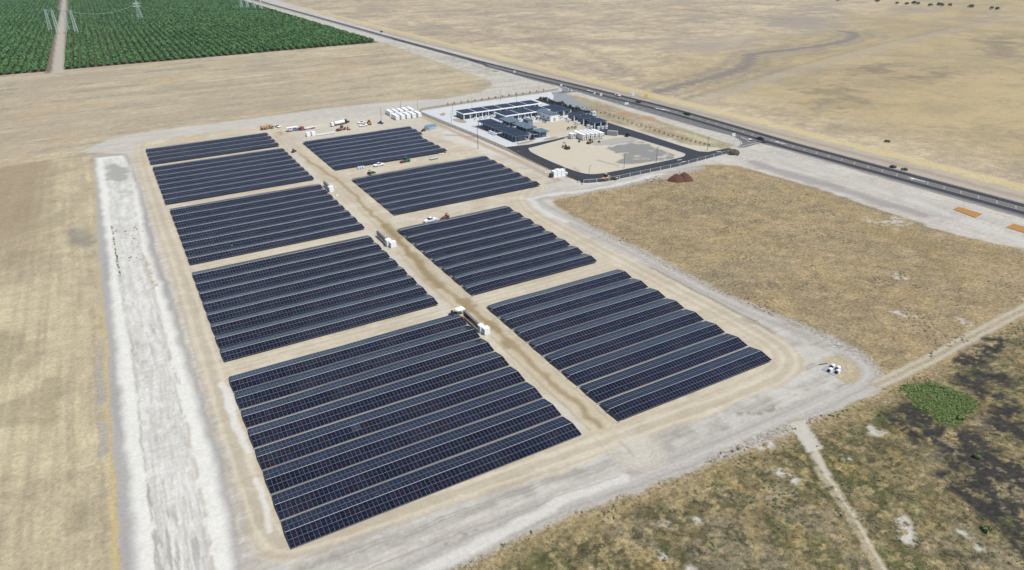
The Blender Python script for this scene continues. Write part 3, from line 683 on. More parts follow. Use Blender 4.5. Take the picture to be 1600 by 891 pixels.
for q in ([(665, 178), (688, 172), (693, 180)],): pass
CY_ = mat('court_sand', alb((204, 190, 162)), .95, var=.2, scale=.25)
sheet('courtyard', np.array([[257., 411.7], [292.7, 411.7], [292.7, 442], [285, 444], [281, 441.5], [270, 448.5], [262, 449], [257.5, 436]]), .026, CY_)
# small planting beds set in the pad
def bed(q, label):
    W_ = smooth(np.vstack([P(q), P(q[:1])]), 2)[:-1]; o = sheet('planting_bed', W_, .03, mat('bed_mulch', alb((176, 160, 132)), .95, var=.3, scale=.8), struct=True); return o
bed([(706, 187), (716, 185), (731, 190), (726, 193), (714, 191)], '')
bed([(688, 178), (694, 175.5), (697, 179), (692, 181.5), (686.5, 180)], '')
bed([(806, 224.5), (830, 219), (838, 220), (812, 227)], '')
bed([(848, 218), (866, 213), (874, 215), (856, 219.5)], '')
strip('planting_bed', P([(737, 197), (770, 208), (802, 222)]), 1.6, .03, mat('bed_soil', alb((168, 140, 112)), .95, var=.3, scale=.8))
# white kerbs round the drive
kb = MB(); Wk = smooth(np.vstack([hole, hole[:1]]), 2); A = offset(Wk, .15); B = offset(Wk, -.15)
for k in range(len(Wk)-1):
    a0_, a1_, b0_, b1_ = A[k], A[k+1], B[k], B[k+1]
    for q in (((*a0_, .14), (*a1_, .14), (*b1_, .14), (*b0_, .14)), ((*a0_, .0), (*a1_, .0), (*a1_, .14), (*a0_, .14)), ((*b0_, .0), (*b1_, .0), (*b1_, .14), (*b0_, .14))): kb.face(q)
o = kb.build('kerb', CONC); o['kind'] = 'structure'
mk = MB()
for (px, py) in ((882, 263), (1047, 217), (1055, 221), (954, 277), (962, 278), (885, 215), (1062, 250), (1068, 253), (1123, 237)):
    a_ = at(px, py); mk.box((a_[0], a_[1], .03), (3.2, .7, .012), rz=random.uniform(-.2, .2))
o = mk.build('drive_markings', [MARK]); o['kind'] = 'structure'

# ---------------------------------------------------------------- SOLAR ARRAYS
def panel_glass():
    m = bpy.data.materials.new('solar_glass'); m.use_nodes = True; t = m.node_tree; b = t.nodes['Principled BSDF']
    a_ = t.nodes.new('ShaderNodeAttribute'); a_.attribute_name = 'tint'
    g = t.nodes.new('ShaderNodeNewGeometry'); n = t.nodes.new('ShaderNodeTexNoise'); n.inputs['Scale'].default_value = .5; n.inputs['Detail'].default_value = 3
    t.links.new(g.outputs['Position'], n.inputs['Vector'])
    mr = t.nodes.new('ShaderNodeMapRange'); mr.inputs['To Min'].default_value = .8; mr.inputs['To Max'].default_value = 1.25; t.links.new(n.outputs['Fac'], mr.inputs['Value'])
    v = t.nodes.new('ShaderNodeVectorMath'); v.operation = 'SCALE'; t.links.new(a_.outputs['Color'], v.inputs[0]); t.links.new(mr.outputs[0], v.inputs['Scale'])
    t.links.new(v.outputs[0], b.inputs['Base Color'])
    b.inputs['Roughness'].default_value = .19; b.inputs['Specular Tint'].default_value = (.42, .62, 1, 1); b.inputs['IOR'].default_value = 1.52; b.inputs['Specular IOR Level'].default_value = .5
    return m
PGLASS = panel_glass()
PFRAME = mat('panel_frame', (0.30, 0.31, 0.34), 0.45, 0.0, var=.05)
TRAYM = mat('cable_tray', (0.33, 0.31, 0.29), .6, var=.15)
BACKM = mat('panel_backsheet', (.015, .015, .018), .6)
RAIL = mat('array_rail', (0.36, 0.35, 0.36), 0.5, 0.1, var=.1)
MW, GAPM = 1.134, 0.02
EDGE_Z, RIDGE_Z = 0.60, 1.55; HW_ = 4.70
DROOP, XL = 0.0, 0.0
def und(x, y):      # gentle undulation of the supports over uneven ground
    x = np.asarray(x, float); return (fbm(x, np.asarray(y, float), 26, 201, 2)-.5)*.46 - DROOP*.0024*np.clip(10-(x-XL), 0, 10)**2
def band_mesh(name, parent, org, u, v, L, s0, s1, light=None):
    """one course of framed modules between offsets s0..s1 across the row"""
    n = int(round(L/(MW+GAPM))); step = L/n; k = np.arange(n)
    a0 = k*step+GAPM/2; a1 = (k+1)*step-GAPM/2
    def zz(s): return RIDGE_Z-(RIDGE_Z-EDGE_Z)*abs(s)/HW_
    jit = RNG.normal(0, .003, (n, 4))
    def pt(a, s, dz, j=None):
        x = org[0]+u[0]*a+v[0]*s; y = org[1]+u[1]*a+v[1]*s
        z = zz(s)+und(x, y)+dz
        if j is not None: z = z+jit[:, j]
        return np.stack([x, y, z], 1)
    c = [pt(a0, s0, 0, 0), pt(a1, s0, 0, 1), pt(a1, s1, 0, 2), pt(a0, s1, 0, 3)]
    lo = [q-np.array([0, 0, .04]) for q in c]
    Vv = np.stack(c+lo, 1)                       # n,8,3
    base = np.arange(n)[:, None]*16
    # glass corners (inset), two half-panels
    C0, C1, C2, C3 = c
    def bil(s, tt):
        return (C0*(1-s)+C1*s)*(1-tt)+(C3*(1-s)+C2*s)*tt+np.array([0, 0, .004])
    fi = .019/step; fj = .022/abs(s1-s0); mid = .008/abs(s1-s0)
    G = np.stack([bil(fi, fj), bil(1-fi, fj), bil(1-fi, .5-mid), bil(fi, .5-mid), bil(fi, .5+mid), bil(1-fi, .5+mid), bil(1-fi, 1-fj), bil(fi, 1-fj)], 1)
    Vall = np.concatenate([Vv, G], 1).reshape(-1, 3)
    fl = np.array([[0, 1, 2, 3], [0, 4, 5, 1], [1, 5, 6, 2], [2, 6, 7, 3], [3, 7, 4, 0], [8, 9, 10, 11], [12, 13, 14, 15], [7, 6, 5, 4]])
    if s1 > s0: fl = fl[:, ::-1]
    Fq = (base[:, None]+fl[None]).reshape(-1, 4)
    mi = np.tile(np.array([1, 1, 1, 1, 1, 0, 0, 2]), n)
    o = np_mesh(name, Vall, Fq, [PGLASS, PFRAME, BACKM], mi, parent)
    base_c = np.array([.0048, .0054, .0105]); r = RNG.random((n, 1)); r2 = RNG.random((n, 1))
    tint = base_c*(0.7+.7*r) + np.array([.006, .001, .000])*np.clip(r2-.55, 0, 1)*2 + np.array([.0, .003, .001])*np.clip(.35-r2, 0, 1)*2
    xm = org[0]+u[0]*(k+.5)*step; ym = org[1]+u[1]*(k+.5)*step+s0
    tint = tint*(.55+1.1*fbm(xm, np.full(n, ym), 14, 211, 3)[:, None])+np.array([.010, .009, .007])*np.clip(fbm(xm, np.full(n, ym), 8, 212, 3)[:, None]-.5, 0, 1)*2
    if light is not None: tint[light] = (.028, .034, .045)
    ta = np.concatenate([np.repeat(tint, 32, 0), np.ones((n*32, 1))], 1).astype(np.float32)
    ca = o.data.color_attributes.new('tint', 'FLOAT_COLOR', 'CORNER'); ca.data.foreach_set('color', ta.ravel())
    return o
ORD = ['first', 'second', 'third', 'fourth', 'fifth', 'sixth', 'seventh', 'eighth']
def array_row(org, u, L, label, rods=False, light=None):
    """org: ridge start; u: direction along the ridge"""
    v = np.array([u[1], -u[0]])      # towards the camera side (south)
    ang = math.atan2(u[1], u[0])
    root = empty('solar_array_row', (0, 0, 0), 0, label, 'solar panels', 'tent shaped rows of solar panels')
    for (s0, s1) in ((-4.70, -2.39), (-2.35, -.05), (.05, 2.35), (2.39, 4.70)):
        band_mesh('panel_course', root, org, u, v, L, s0, s1, light if (light is not None and s0 == .05) else None)
    n = int(L/4.6); fr = MB(); up = MB()
    def w3(a, s, z): 
        x = org[0]+u[0]*a+v[0]*s; y = org[1]+u[1]*a+v[1]*s; return Vector((x, y, z+float(und(x, y))))
    segs = np.linspace(-.05, L+.05, 13)
    rd = MB()
    for a, b in zip(segs[:-1], segs[1:]):
        p, q = w3(a, 0, RIDGE_Z-.01), w3(b, 0, RIDGE_Z-.01); rd.tube(p, q, .05, 4)
        for s in (-4.6, -2.41, 2.41, 4.6):
            z = RIDGE_Z-(RIDGE_Z-EDGE_Z)*abs(s)/HW_-.11; fr.tube(w3(a, s, z), w3(b, s, z), .045, 4)
    for k in range(n+1):
        a = .4+(L-.8)*k/n
        for s in (-1, 1):
            fr.tube(w3(a, 0, RIDGE_Z-.14), w3(a, 4.6*s, EDGE_Z-.08), .04, 4)
        g0 = w3(a, 0, 0); fr.tube((g0.x, g0.y, .1), w3(a, 0, RIDGE_Z-.14), .05, 5)
    for s in (-3.4, 3.4):
        g0 = w3(L/2, s, 0); up = MB(); up.box((g0.x, g0.y, .12), (L-.6, .45, .24), rz=ang); up.build('ballast_beam', mat_foot, root)
    rd.build('ridge_rail', RAIL, root); fr.build('frame', DARKM, root)
    tr = MB()
    for a, b in zip(segs[:-1], segs[1:]):
        if TRAY > .03: tr.face([w3(a, 5.0-TRAY/2, EDGE_Z-.02), w3(b, 5.0-TRAY/2, EDGE_Z-.02), w3(b, 5.0+TRAY/2, EDGE_Z-.02), w3(a, 5.0+TRAY/2, EDGE_Z-.02)]); tr.face([w3(a, 5.0+TRAY/2, EDGE_Z-.02), w3(b, 5.0+TRAY/2, EDGE_Z-.02), w3(b, 5.0+TRAY/2, EDGE_Z-.14), w3(a, 5.0+TRAY/2, EDGE_Z-.14)])
    if TRAY > .03 and tr.f and not label.startswith('peaked solar row, eighth'): tr.build('valley_tray', TRAYM, root)
    if rods:

        for s in (0, 4.95):
            r_ = MB(); r_.tube(w3(-.9, s, EDGE_Z-.1 if s else RIDGE_Z-.5), w3(.6, s, EDGE_Z-.1 if s else RIDGE_Z-.16), .07, 5); r_.build('tie_rod', RAIL, root)
    return root
mat_foot = mat('footing_concrete', (.3, .29, .27), .9)
# block: west x, east x (per row or one), far y, near y, rows
BL = [('nearest block, left column', 11.0, 90.1, 206.5, 126.0, 8), ('second block from the front, left column', 11.4, 87.8, 297.4, 216.8, 8), ('third block from the front, left column', 11.9, 89.6, 387.2, 306.3, 8),
      ('fourth block from the front, left column', 11.0, 90.0, 477.4, 397.4, 8), ('short farthest block, left column', 10.7, 90.2, 528.8, 484.9, 4),
      ('nearest block, right column', 102.3, 162.6, 206.0, 125.4, 8), ('second block from the front, right column', 102.0, 160.3, 297.0, 216.8, 8),
      ('third block from the front, right column', 108.3, 193.6, 385.8, 316.5, 7), ('farthest block, right column', 105.8, [183.2, 183.4, 183.0, 179.2, 179.2, 179.3, 179.5, 179.6], 486.0, 409.0, 8)]
for bi, (bn, x0, x1, yf, yn, n) in enumerate(BL):
    p = (yf-yn+.60)/n; E0 = (.34, .6, .85, 1.0, 1.05, .82, 1.0, 1.05, 1.15)[bi]; RISE = (.92, .85, .78, .73, .70, 1.02, .9, .78, .73)[bi]
    for k in range(n):
        DROOP = 1.0 if bi >= 5 else 0.0; XL = x0
        EDGE_Z = E0+(.05*(n-1-k) if bi == 0 else .02*(n-1-k)); TRAY = {0: .08+.022*k, 5: .06+.022*k}.get(bi, .0); RIDGE_Z = EDGE_Z+RISE
        xe = x1[k] if isinstance(x1, list) else x1
        yc = yf-4.72-(p)*k if n != 4 else yf-5.2-p*k
        light = [22, 23] if (bi == 0 and k == 4) else None
        array_row((x0, yc), np.array([1., 0.]), xe-x0, f'peaked solar row, {ORD[k]} from the back of the {bn}', rods=(bi >= 5), light=light)

# ---------------------------------------------------------------- VEGETATION
def clump_mesh(name, rx, rz, zc, nq, size, m, core=True, seed=0, up=0.0):
    """crown of many leaf-clump quads spread through an uneven ellipsoid"""
    g = np.random.default_rng(seed)
    d = g.normal(size=(nq, 3)); d /= np.linalg.norm(d, axis=1)[:, None]; d[:, 2] = np.where(d[:, 2] < -.35, -d[:, 2], d[:, 2])
    rad = (.62+.38*g.random(nq)**.5)*(1+.22*np.sin(3*np.arctan2(d[:, 1], d[:, 0])+seed))
    c = d*rad[:, None]*np.array([rx, rx, rz])+np.array([0, 0, zc])
    nrm = d*(1-up)+np.array([0, 0, 1.3*up])+g.normal(0, .45*(1-.4*up), (nq, 3)); nrm /= np.linalg.norm(nrm, axis=1)[:, None]
    a = np.cross(nrm, g.normal(size=(nq, 3))); a /= np.linalg.norm(a, axis=1)[:, None]; b = np.cross(nrm, a)
    s = size*(.6+.8*g.random(nq))[:, None]
    Vv = np.stack([c-a*s-b*s*.7, c+a*s-b*s*.5, c+a*s*.8+b*s, c-a*s*.9+b*s*.6], 1).reshape(-1, 3)
    Fq = np.arange(nq*4).reshape(-1, 4)
    return Vv, Fq
def tree_proto(seed, label, loc, r=3.3, h=4.9, nq=110):
    root = empty('orchard_tree', loc, 0, label, 'tree', 'trees in the front rows of the orchard')
    mb = MB(); mb.tube((0, 0, 0), (.05, .03, 1.5), .2, 6, .15)
    for k in range(4):
        a = k*PI/2+.5; mb.tube((.05, .03, 1.4), (1.3*math.cos(a), 1.3*math.sin(a), 3.0), .11, 5, .05)
    mb.build('trunk', BARK, root)
    Vv, Fq = clump_mesh('c', r, 2.0, 2.9, nq, .75, LEAF, seed=seed)
    np_mesh('crown', Vv, Fq, [LEAF], None, root)
    return root
OL = 'round green almond tree in the near rows of the orchard block'
protos = []
TS, TR_ = 8.3, 5.4
xs = [x for x in np.arange(-270, 334, TS)]
pts = []
for j in range(int((3300-979)/TR_)):
    y = 979.5+j*TR_
    for x in xs:
        tx = -48.5-(y-960)*.0055
        if abs(x-tx-1) < 9.5: continue
        if x > 331: continue
        if x < -150 and y < 1250: continue
        if x < -104-(y-977)*.072-60: continue
        pts.append((x+random.uniform(-.5, .5), y+random.uniform(-.5, .5)))
pts = np.array(pts); near_ix = np.argsort(pts[:, 1]+0*pts[:, 0])[:300]
mask = np.ones(len(pts), bool); mask[near_ix] = False
for k in range(4): protos.append(tree_proto(300+k, OL, (*pts[near_ix[k]], 0), r=2.75+.2*(k % 2)))
for q, ix in enumerate(near_ix[4:]):
    p = protos[q % 4]; c = copy_tree(p, (*pts[ix], 0), random.uniform(0, 6.28)); s_ = random.uniform(.85, 1.12); c.scale = (s_, s_, s_*random.uniform(.9, 1.1))
def scatter(name, PT, variants, m, smin=.8, smax=1.15, zsc=.1):
    """many plants nobody could count, one mesh"""
    g = np.random.default_rng(5); n = len(PT); vi = g.integers(0, len(variants), n); Vs, Fs = [], []; off = 0
    for k, (Vv, Fq) in enumerate(variants):
        I = np.nonzero(vi == k)[0]
        if len(I) == 0: continue
        a = g.random(len(I))*2*PI; s = smin+(smax-smin)*g.random(len(I)); ca, sa = np.cos(a)*s, np.sin(a)*s
        x = Vv[None, :, 0]*ca[:, None]-Vv[None, :, 1]*sa[:, None]+PT[I, 0][:, None]
        y = Vv[None, :, 0]*sa[:, None]+Vv[None, :, 1]*ca[:, None]+PT[I, 1][:, None]
        z = Vv[None, :, 2]*s[:, None]
        Vs.append(np.stack([x, y, np.broadcast_to(z, x.shape)], -1).reshape(-1, 3))
        Fs.append((Fq[None]+(np.arange(len(I))*len(Vv))[:, None, None]+off).reshape(-1, Fq.shape[1])); off += len(I)*len(Vv)
    return np_mesh(name, np.vstack(Vs), np.vstack(Fs), [m])
rest = pts[mask]; nearm = rest[:, 1] < 1350
va = [clump_mesh('c', 2.85, 1.9, 2.9, 46, .85, LEAF, seed=400+k) for k in range(5)]
vb = [clump_mesh('c', 2.9, 1.9, 2.9, 26, 1.15, LEAF, seed=420+k) for k in range(5)]
o = scatter('orchard', rest[nearm], va, LEAF); tag(o, 'dense rows of green almond trees filling the middle of the orchard', 'orchard', kind='stuff')
o = scatter('orchard', rest[~nearm], vb, LEAF); tag(o, 'hazy far rows of the green orchard beyond the pylons', 'orchard', kind='stuff')

# tufts of dry grass and low scrub on the rough ground near the camera
def cand(n, x0, x1, y0, y1, seed):
    g = np.random.default_rng(seed); return np.stack([x0+(x1-x0)*g.random(n), y0+(y1-y0)*g.random(n)], 1)
def tuft(seed, r, h, nq, sz): return clump_mesh('t', r, h, h*.45, nq, sz, DRYG, seed=seed, up=.8)
q = cand(26000, 20, 330, 20, 230, 31); fd = field_val(FD*(1-BURN)*(1-T1)*(1-T2), q[:, 0], q[:, 1]); dn = fbm(q[:, 0], q[:, 1], 9, 501, 3)
q1 = q[(fd > .7) & (dn > .47)]
tv = [tuft(510+k, .26, .10, 6, .11) for k in range(6)]
o = scatter('dry_grass', q1, tv, DRYG, .5, 1.4); tag(o, 'tufts of dry grass over the rough corner field', 'grass', kind='stuff')
dn2 = fbm(q[:, 0], q[:, 1], 7, 502, 3); q2 = q[(fd > .7) & (dn2 > .56)][:5200]
o = scatter('scrub', q2, [tuft(520+k, .26, .12, 8, .11) for k in range(5)], LEAFD, .4, 1.5); tag(o, 'low olive scrub dotted over the rough corner field', 'scrub', kind='stuff')
q = cand(24000, 150, 230, 60, 140, 33); gp = field_val(GREENP, q[:, 0], q[:, 1]); q3 = q[gp > .5]
o = scatter('green_weeds', q3, [tuft(530+k, .3, .2, 8, .12) for k in range(5)], WEED, .4, 1.6); tag(o, 'oval patch of bright green weeds in the burnt field', 'weeds', kind='stuff')
q = cand(16000, 150, 360, 100, 330, 34); fcv = field_val(FC, q[:, 0], q[:, 1]); q4 = q[(fcv > .8) & (fbm(q[:, 0], q[:, 1], 12, 503, 3) > .66)]
o = scatter('dry_grass', q4, [tuft(540+k, .4, .12, 6, .2) for k in range(4)], DRYG, .5, 1.2); tag(o, 'sparse dry tufts over the golden field by the gravel bend', 'grass', kind='stuff')
# weeds on the basin's inner edge
wl = []
for k in range(60):
    t_ = random.random(); p = at(174+14*t_+random.uniform(-1, 1.4), 352+82*t_); wl.append(p[:2])
for k in range(45):
    p = at(random.uniform(180, 230), random.uniform(350, 410)); wl.append(p[:2])
o = scatter('basin_weeds', np.array(wl), [tuft(550+k, .3, .25, 8, .16) for k in range(4)], WEED, .4, 1.3); tag(o, 'dark green weeds along the edge of the white basin', 'weeds', kind='stuff')
def shrub(name, loc, r, h, m, label, cat='shrub', group=None, nq=60, seed=0):
    root = empty(name, loc, random.uniform(0, 6), label, cat, group)
    mb = MB(); mb.tube((0, 0, 0), (0, 0, h*.45), r*.07+.02, 5); mb.build('trunk', BARK, root)
    Vv, Fq = clump_mesh('c', r, h*.5, h*.52, nq, r*.26, m, seed=seed+int(loc[0]*10) % 97); np_mesh('crown', Vv, Fq, [m], None, root); return root
for (px, py, lb) in ((1540, 830, 'green round bush low in the right corner field'), (1526, 715, 'small green bush among burnt black ground'), (1500, 655, 'pale green bush at the near edge of the weed patch')):
    p = at(px, py); shrub('bush', (p[0], p[1], 0), .95, 1.0, WEED, lb, seed=3)
FB = [(1370, 3.5), (1401, 7), (1416, 8), (1428, 6.5), (1434, 7.5), (1453, 10), (1467, 9), (1472, 10), (1484, 10), (1517, 12), (1549, 15), (1558, 15.5), (1310, 1)]
for k, (px, py) in enumerate(FB):
    p = at(px, py); shrub('bush', (p[0], p[1], 0), 3.4 if k % 3 else 4.4, 4.5, LEAFD, 'dark bush on the far fence line at the top right', group='bushes along the far fence line', nq=70, seed=k)
for (px, py, lb) in ((1386, 222, 'dark green clump beside the far verge of the highway'), (1413, 266, 'green weed clump at the highway edge, right of the lone bush'), (1395, 262, 'low green weeds by the highway edge line')):
    p = at(px, py); shrub('bush', (p[0], p[1], 0), 1.7, 1.0, LEAFD, lb, seed=9)
p = at(1147, 241); shrub('brush_pile', (p[0], p[1], 0), 3.0, 2.2, mat('dead_brush', (.16, .13, .08), .9), 'heap of grey brown cut brush beside the drive gate', 'brush pile', nq=160, seed=12)
k = 0
for t_ in np.linspace(0, 1, 15):
    px = 701.5+t_*150; py = 166.5-t_*21.5; p = at(px, py); shrub('sapling', (p[0], p[1]+2.5, 0), .8, 2.6, LEAFD, 'young dark sapling planted outside the north fence', 'tree', 'saplings along the north fence', nq=40, seed=k); k += 1
for t_ in np.linspace(0, 1, 30):
    px = 903+t_*205; py = np.interp(px, [903, 950, 1000, 1050, 1110], [168, 180, 198, 214, 229])+random.uniform(-.8, .8); p = at(px, py)
    shrub('sapling', (p[0], p[1], 0), .6, random.uniform(1.0, 1.9), LEAFD, 'small sapling on the bank between school and highway', 'tree', 'saplings on the roadside bank', nq=40, seed=k); k += 1
for tt in np.linspace(0, 1, 26):
    px, py = 845+76*tt+random.uniform(-1, 1), 156.5+24*tt+random.uniform(-1.2, 1.2)
    p = at(px, py); shrub('courtyard_tree', (p[0], p[1], 0), random.uniform(1.0, 1.6), random.uniform(2.2, 3.8), LEAFK, 'small dark tree in the row behind the east wings', 'tree', 'trees behind the east school wings', nq=70, seed=k); k += 1
for (px, py) in ((888, 203), (894, 202), (899, 201.5), (839.5, 187.5), (844, 189), (849, 190.5), (852.5, 192)):
    p = at(px, py); shrub('courtyard_bush', (p[0], p[1], 0), 1.0, 2.0, LEAFD, 'dark bush beside the sandy courtyard' , 'shrub', 'bushes round the sandy courtyard', nq=50, seed=k); k += 1

# ---------------------------------------------------------------- SOIL HEAPS
def heap(loc, r, h, label, seed, ry=1.0):
    n, m_ = 16, 40; Vv = []
    g = np.random.default_rng(seed)
    for i_ in range(n+1):
        t_ = i_/n
        for j_ in range(m_):
            a = 2*PI*j_/m_; rr = r*t_*(1+.10*math.sin(2*a+seed)+.05*math.sin(5*a))
            z = h*(.55*(1-t_)+.45*(1-t_*t_))*.92+(fbm(np.array([rr*math.cos(a)*2]), np.array([rr*math.sin(a)*2]), 2, seed)[0]-.5)*.5*(1-t_)*min(1, t_*4)
            Vv.append((rr*math.cos(a), rr*math.sin(a)*ry, z if t_ < 1 else -.05))
    i_ = np.arange(n)[:, None]*m_+np.arange(m_)[None]; i2 = np.arange(n)[:, None]*m_+(np.arange(m_)[None]+1) % m_
    Fq = np.stack([i_, i_+m_, i2+m_, i2], -1).reshape(-1, 4)
    o = np_mesh('soil_heap', np.array(Vv), Fq, [DIRTR]); o.location = loc; tag(o, label, 'soil heap')
p = at(1057, 282); heap((p[0], p[1], 0), 4.7, 4.3, 'left heap of red brown soil at the edge of the golden field', 3)
p = at(1069, 281); heap((p[0]+.6, p[1]+.6, 0), 5.0, 4.5, 'right heap of red brown soil at the edge of the golden field', 5)

# orange mulch beds
MUL = mat('orange_mulch', alb((190, 132, 62)), .95, var=.3, scale=1.2)
for q, lb in (([(1489, 327.6), (1497, 323.4), (1535, 334.7), (1524, 341)], 'orange rectangular mulch bed beside the highway, left of two'), ([(1572, 355.8), (1583, 350), (1622, 361), (1612, 368)], 'orange rectangular mulch bed cut by the right picture edge')):
    W_ = P(q); mb = MB(); b = [(p[0], p[1], .0) for p in W_]; t_ = [(p[0]*.97+W_[:, 0].mean()*.03, p[1]*.97+W_[:, 1].mean()*.03, .22) for p in W_]
    mb.face(t_); [mb.face([b[k], b[(k+1) % 4], t_[(k+1) % 4], t_[k]]) for k in range(4)]; o = mb.build('mulch_bed', MUL); tag(o, lb, 'mulch bed')

# ---------------------------------------------------------------- PYLONS
def lattice(mb, base, top, wb, wt, n=9, r=.28):
    """four-legged braced mast from base to top"""
    base = Vector(base); top = Vector(top); P_ = []
    for k in range(n+1):
        t_ = k/n; c = base.lerp(top, t_); w_ = wb+(wt-wb)*t_
        P_.append([c+Vector((dx*w_/2, dy*w_/2, 0)) for dx, dy in ((-1, -1), (1, -1), (1, 1), (-1, 1))])
    for k in range(n):
        for j in range(4):
            mb.tube(P_[k][j], P_[k+1][j], r, 4)
            mb.tube(P_[k][j], P_[k+1][(j+1) % 4], r*.55, 3)
            mb.tube(P_[k+1][j], P_[k+1][(j+1) % 4], r*.5, 3)
def portal_pylon(b0, b1, h, label, name='pylon'):
    b0 = np.array(b0); b1 = np.array(b1); d = b1-b0; L = np.linalg.norm(d); u = d/L
    root = empty(name, (b0[0], b0[1], 0), 0, label, 'pylon')
    dd = b1-b0; sp = Vector((dd[0], dd[1], 0)); ins = sp*.08
    for a, b in ((Vector((0, 0, 0)), ins), (sp, sp-ins)):
        mb = MB(); lattice(mb, a, b+Vector((0, 0, h*.93)), 5.2, 2.2, 9); mb.build('leg', GALV, root)
    mb = MB(); ux = Vector((u[0], u[1], 0))
    for z in (h*.9, h*.96):
        mb.tube(Vector((0, 0, z))-ux*7, sp+ux*7+Vector((0, 0, z)), .22, 4)
    n = 14
    for k in range(n):
        a = -ux*7+(sp+ux*14)*(k/n); b = -ux*7+(sp+ux*14)*((k+1)/n); mb.tube(a+Vector((0, 0, h*.9 if k % 2 else h*.96)), b+Vector((0, 0, h*.96 if k % 2 else h*.9)), .14, 3)
    mb.build('crossarm', GALV, root)
    for a in (Vector((0, 0, 0)), sp):
        mb = MB(); mb.tube(a+Vector((0, 0, h*.93)), a+Vector((0, 0, h*1.06)), .3, 4, .08); mb.build('earth_peak', GALV, root)
portal_pylon(at(80, 52)[:2], at(92, 53)[:2], 38, 'pale steel portal pylon left of the orchard track')
portal_pylon(at(107, 52)[:2], at(121, 54)[:2], 38, 'pale steel portal pylon straddling the orchard track')
portal_pylon(at(378, 15.5)[:2], at(388, 16)[:2], 36, 'left of two far pylons cut by the top picture edge')
portal_pylon(at(398, 16.5)[:2], at(409, 17.5)[:2], 36, 'right of two far pylons beside the highway, cut by the picture edge')
p = at(219.5, 32); root = empty('pylon', (p[0], p[1], 0), .3, 'single pointed lattice pylon standing alone in the orchard', 'pylon')
mb = MB(); lattice(mb, (0, 0, 0), (0, 0, 26), 10, 3, 8, .18); mb.build('body', GALV, root)
mb = MB(); lattice(mb, (0, 0, 26), (0, 0, 36), 3, .6, 4, .16); mb.build('peak', GALV, root)
for z in (25, 30):
    mb = MB(); mb.tube((-7, 0, z), (7, 0, z), .25, 4); mb.tube((-7, 0, z), (0, 0, z+2.5), .15, 4); mb.tube((7, 0, z), (0, 0, z+2.5), .15, 4); mb.build('crossarm', GALV, root)
a_ = at(121, 54); b_ = p
mb = MB(); N_ = 24; A0 = Vector((a_[0], a_[1], 34)); B0 = Vector((b_[0], b_[1], 30)); pr = None
for k in range(N_+1):
    t_ = k/N_; c = A0.lerp(B0, t_)-Vector((0, 0, 9*4*t_*(1-t_)))
    if pr is not None: mb.tube(pr, c, .14, 4)
    pr = c
tag(mb.build('power_line', GALV), 'thin pale cable strung between the two orchard pylons', 'power line')

# ---------------------------------------------------------------- FENCES, LAMP POSTS, SIGNS
def fence(W, h, step, label, pm, mm, mesh=True, r=.06):
    W = np.asarray(W, float); root = empty('fence', (W[0][0], W[0][1], 0), 0, label, 'fence'); O = Vector((W[0][0], W[0][1], 0))
    seg = np.linalg.norm(np.diff(W, axis=0), axis=1); tot = seg.sum(); n = max(2, int(tot/step)); cum = np.concatenate([[0], np.cumsum(seg)])
    ps = [Vector((np.interp(t_, cum, W[:, 0]), np.interp(t_, cum, W[:, 1]), 0))-O for t_ in np.linspace(0, tot, n+1)]
    for p in ps[:99]:
        mb = MB(); mb.tube(p, p+Vector((0, 0, h)), r, 5); mb.build('post', pm, root)
    mr = MB(); mt = MB(); mm_ = MB()
    for a, b in zip(ps[:-1], ps[1:]):
        mr.tube(a+Vector((0, 0, .15)), b+Vector((0, 0, .15)), .03, 4); mt.tube(a+Vector((0, 0, h*.97)), b+Vector((0, 0, h*.97)), .03, 4)
        mm_.face([a+Vector((0, 0, .08)), b+Vector((0, 0, .08)), b+Vector((0, 0, h)), a+Vector((0, 0, h))])
    mr.build('bottom_rail', pm, root); mt.build('top_rail', pm, root)
    if mesh: mm_.build('wire_mesh', mm, root)
fence(P([(657, 178.5), (745, 215), (800, 239), (860, 266), (872, 271)]), 2.3, 2.4, 'long brown mesh fence between the arrays and the school', BROWNW, FENCEM, r=.16)
fence(np.array([[209.5, 527], [213, 536], [264, 540], [330, 541], [350, 542]]), 1.8, 6, 'low wire fence along the back of the school pad', BROWNW, FENCEM, r=.08)
WIREM = mat('wire_mesh_grey', (.3, .3, .3), .6, alpha=.12)
fence(P([(912, 287.5), (945, 285), (1000, 273.5), (1060, 261), (1140, 240)]), 2.4, 7, 'grey wire fence with pale posts along the front drive', GALV, WIREM, r=.14)
fence(P([(884, 277), (900, 281), (912, 287.5)]), 2.2, 2, 'short dark fence at the front corner of the drive', DARKM, FENCEM, r=.08)
def lamp(px, py, h=9):
    p = at(px, py); root = empty('street_lamp', (p[0], p[1], 0), 0, 'slim dark lamp post standing in the school grounds', 'street lamp', 'lamp posts in the school grounds')
    mb = MB(); mb.tube((0, 0, 0), (0, 0, .5), .28, 8); mb.build('base', CONC, root)
    mb = MB(); mb.tube((0, 0, .4), (0, 0, h), .13, 6, .09); mb.build('pole', DARKM, root)
    mb = MB(); mb.tube((0, 0, h-.1), (.9, 0, h), .05, 5); mb.box((1.1, 0, h), (.7, .35, .12)); mb.build('lamp_head', DARKM, root)
for q in ((707.7, 179), (737.7, 170), (782, 158), (807, 161), (842, 148), (705.6, 192.5), (809.6, 237), (820.5, 216), (920, 284), (975, 263), (1025.6, 253), (596, 187), (627, 177), (653, 174)): lamp(*q)
p = at(747, 233); root = empty('utility_pole', (p[0], p[1], 0), 0, 'tall dark pole inside the brown fence, tallest in the school grounds', 'pole')
mb = MB(); mb.tube((0, 0, 0), (0, 0, 15.5), .2, 7, .13); mb.build('pole', DARKM, root); mb = MB(); mb.box((0, 0, 15), (1.6, .3, .25)); mb.build('lamp_head', DARKM, root)
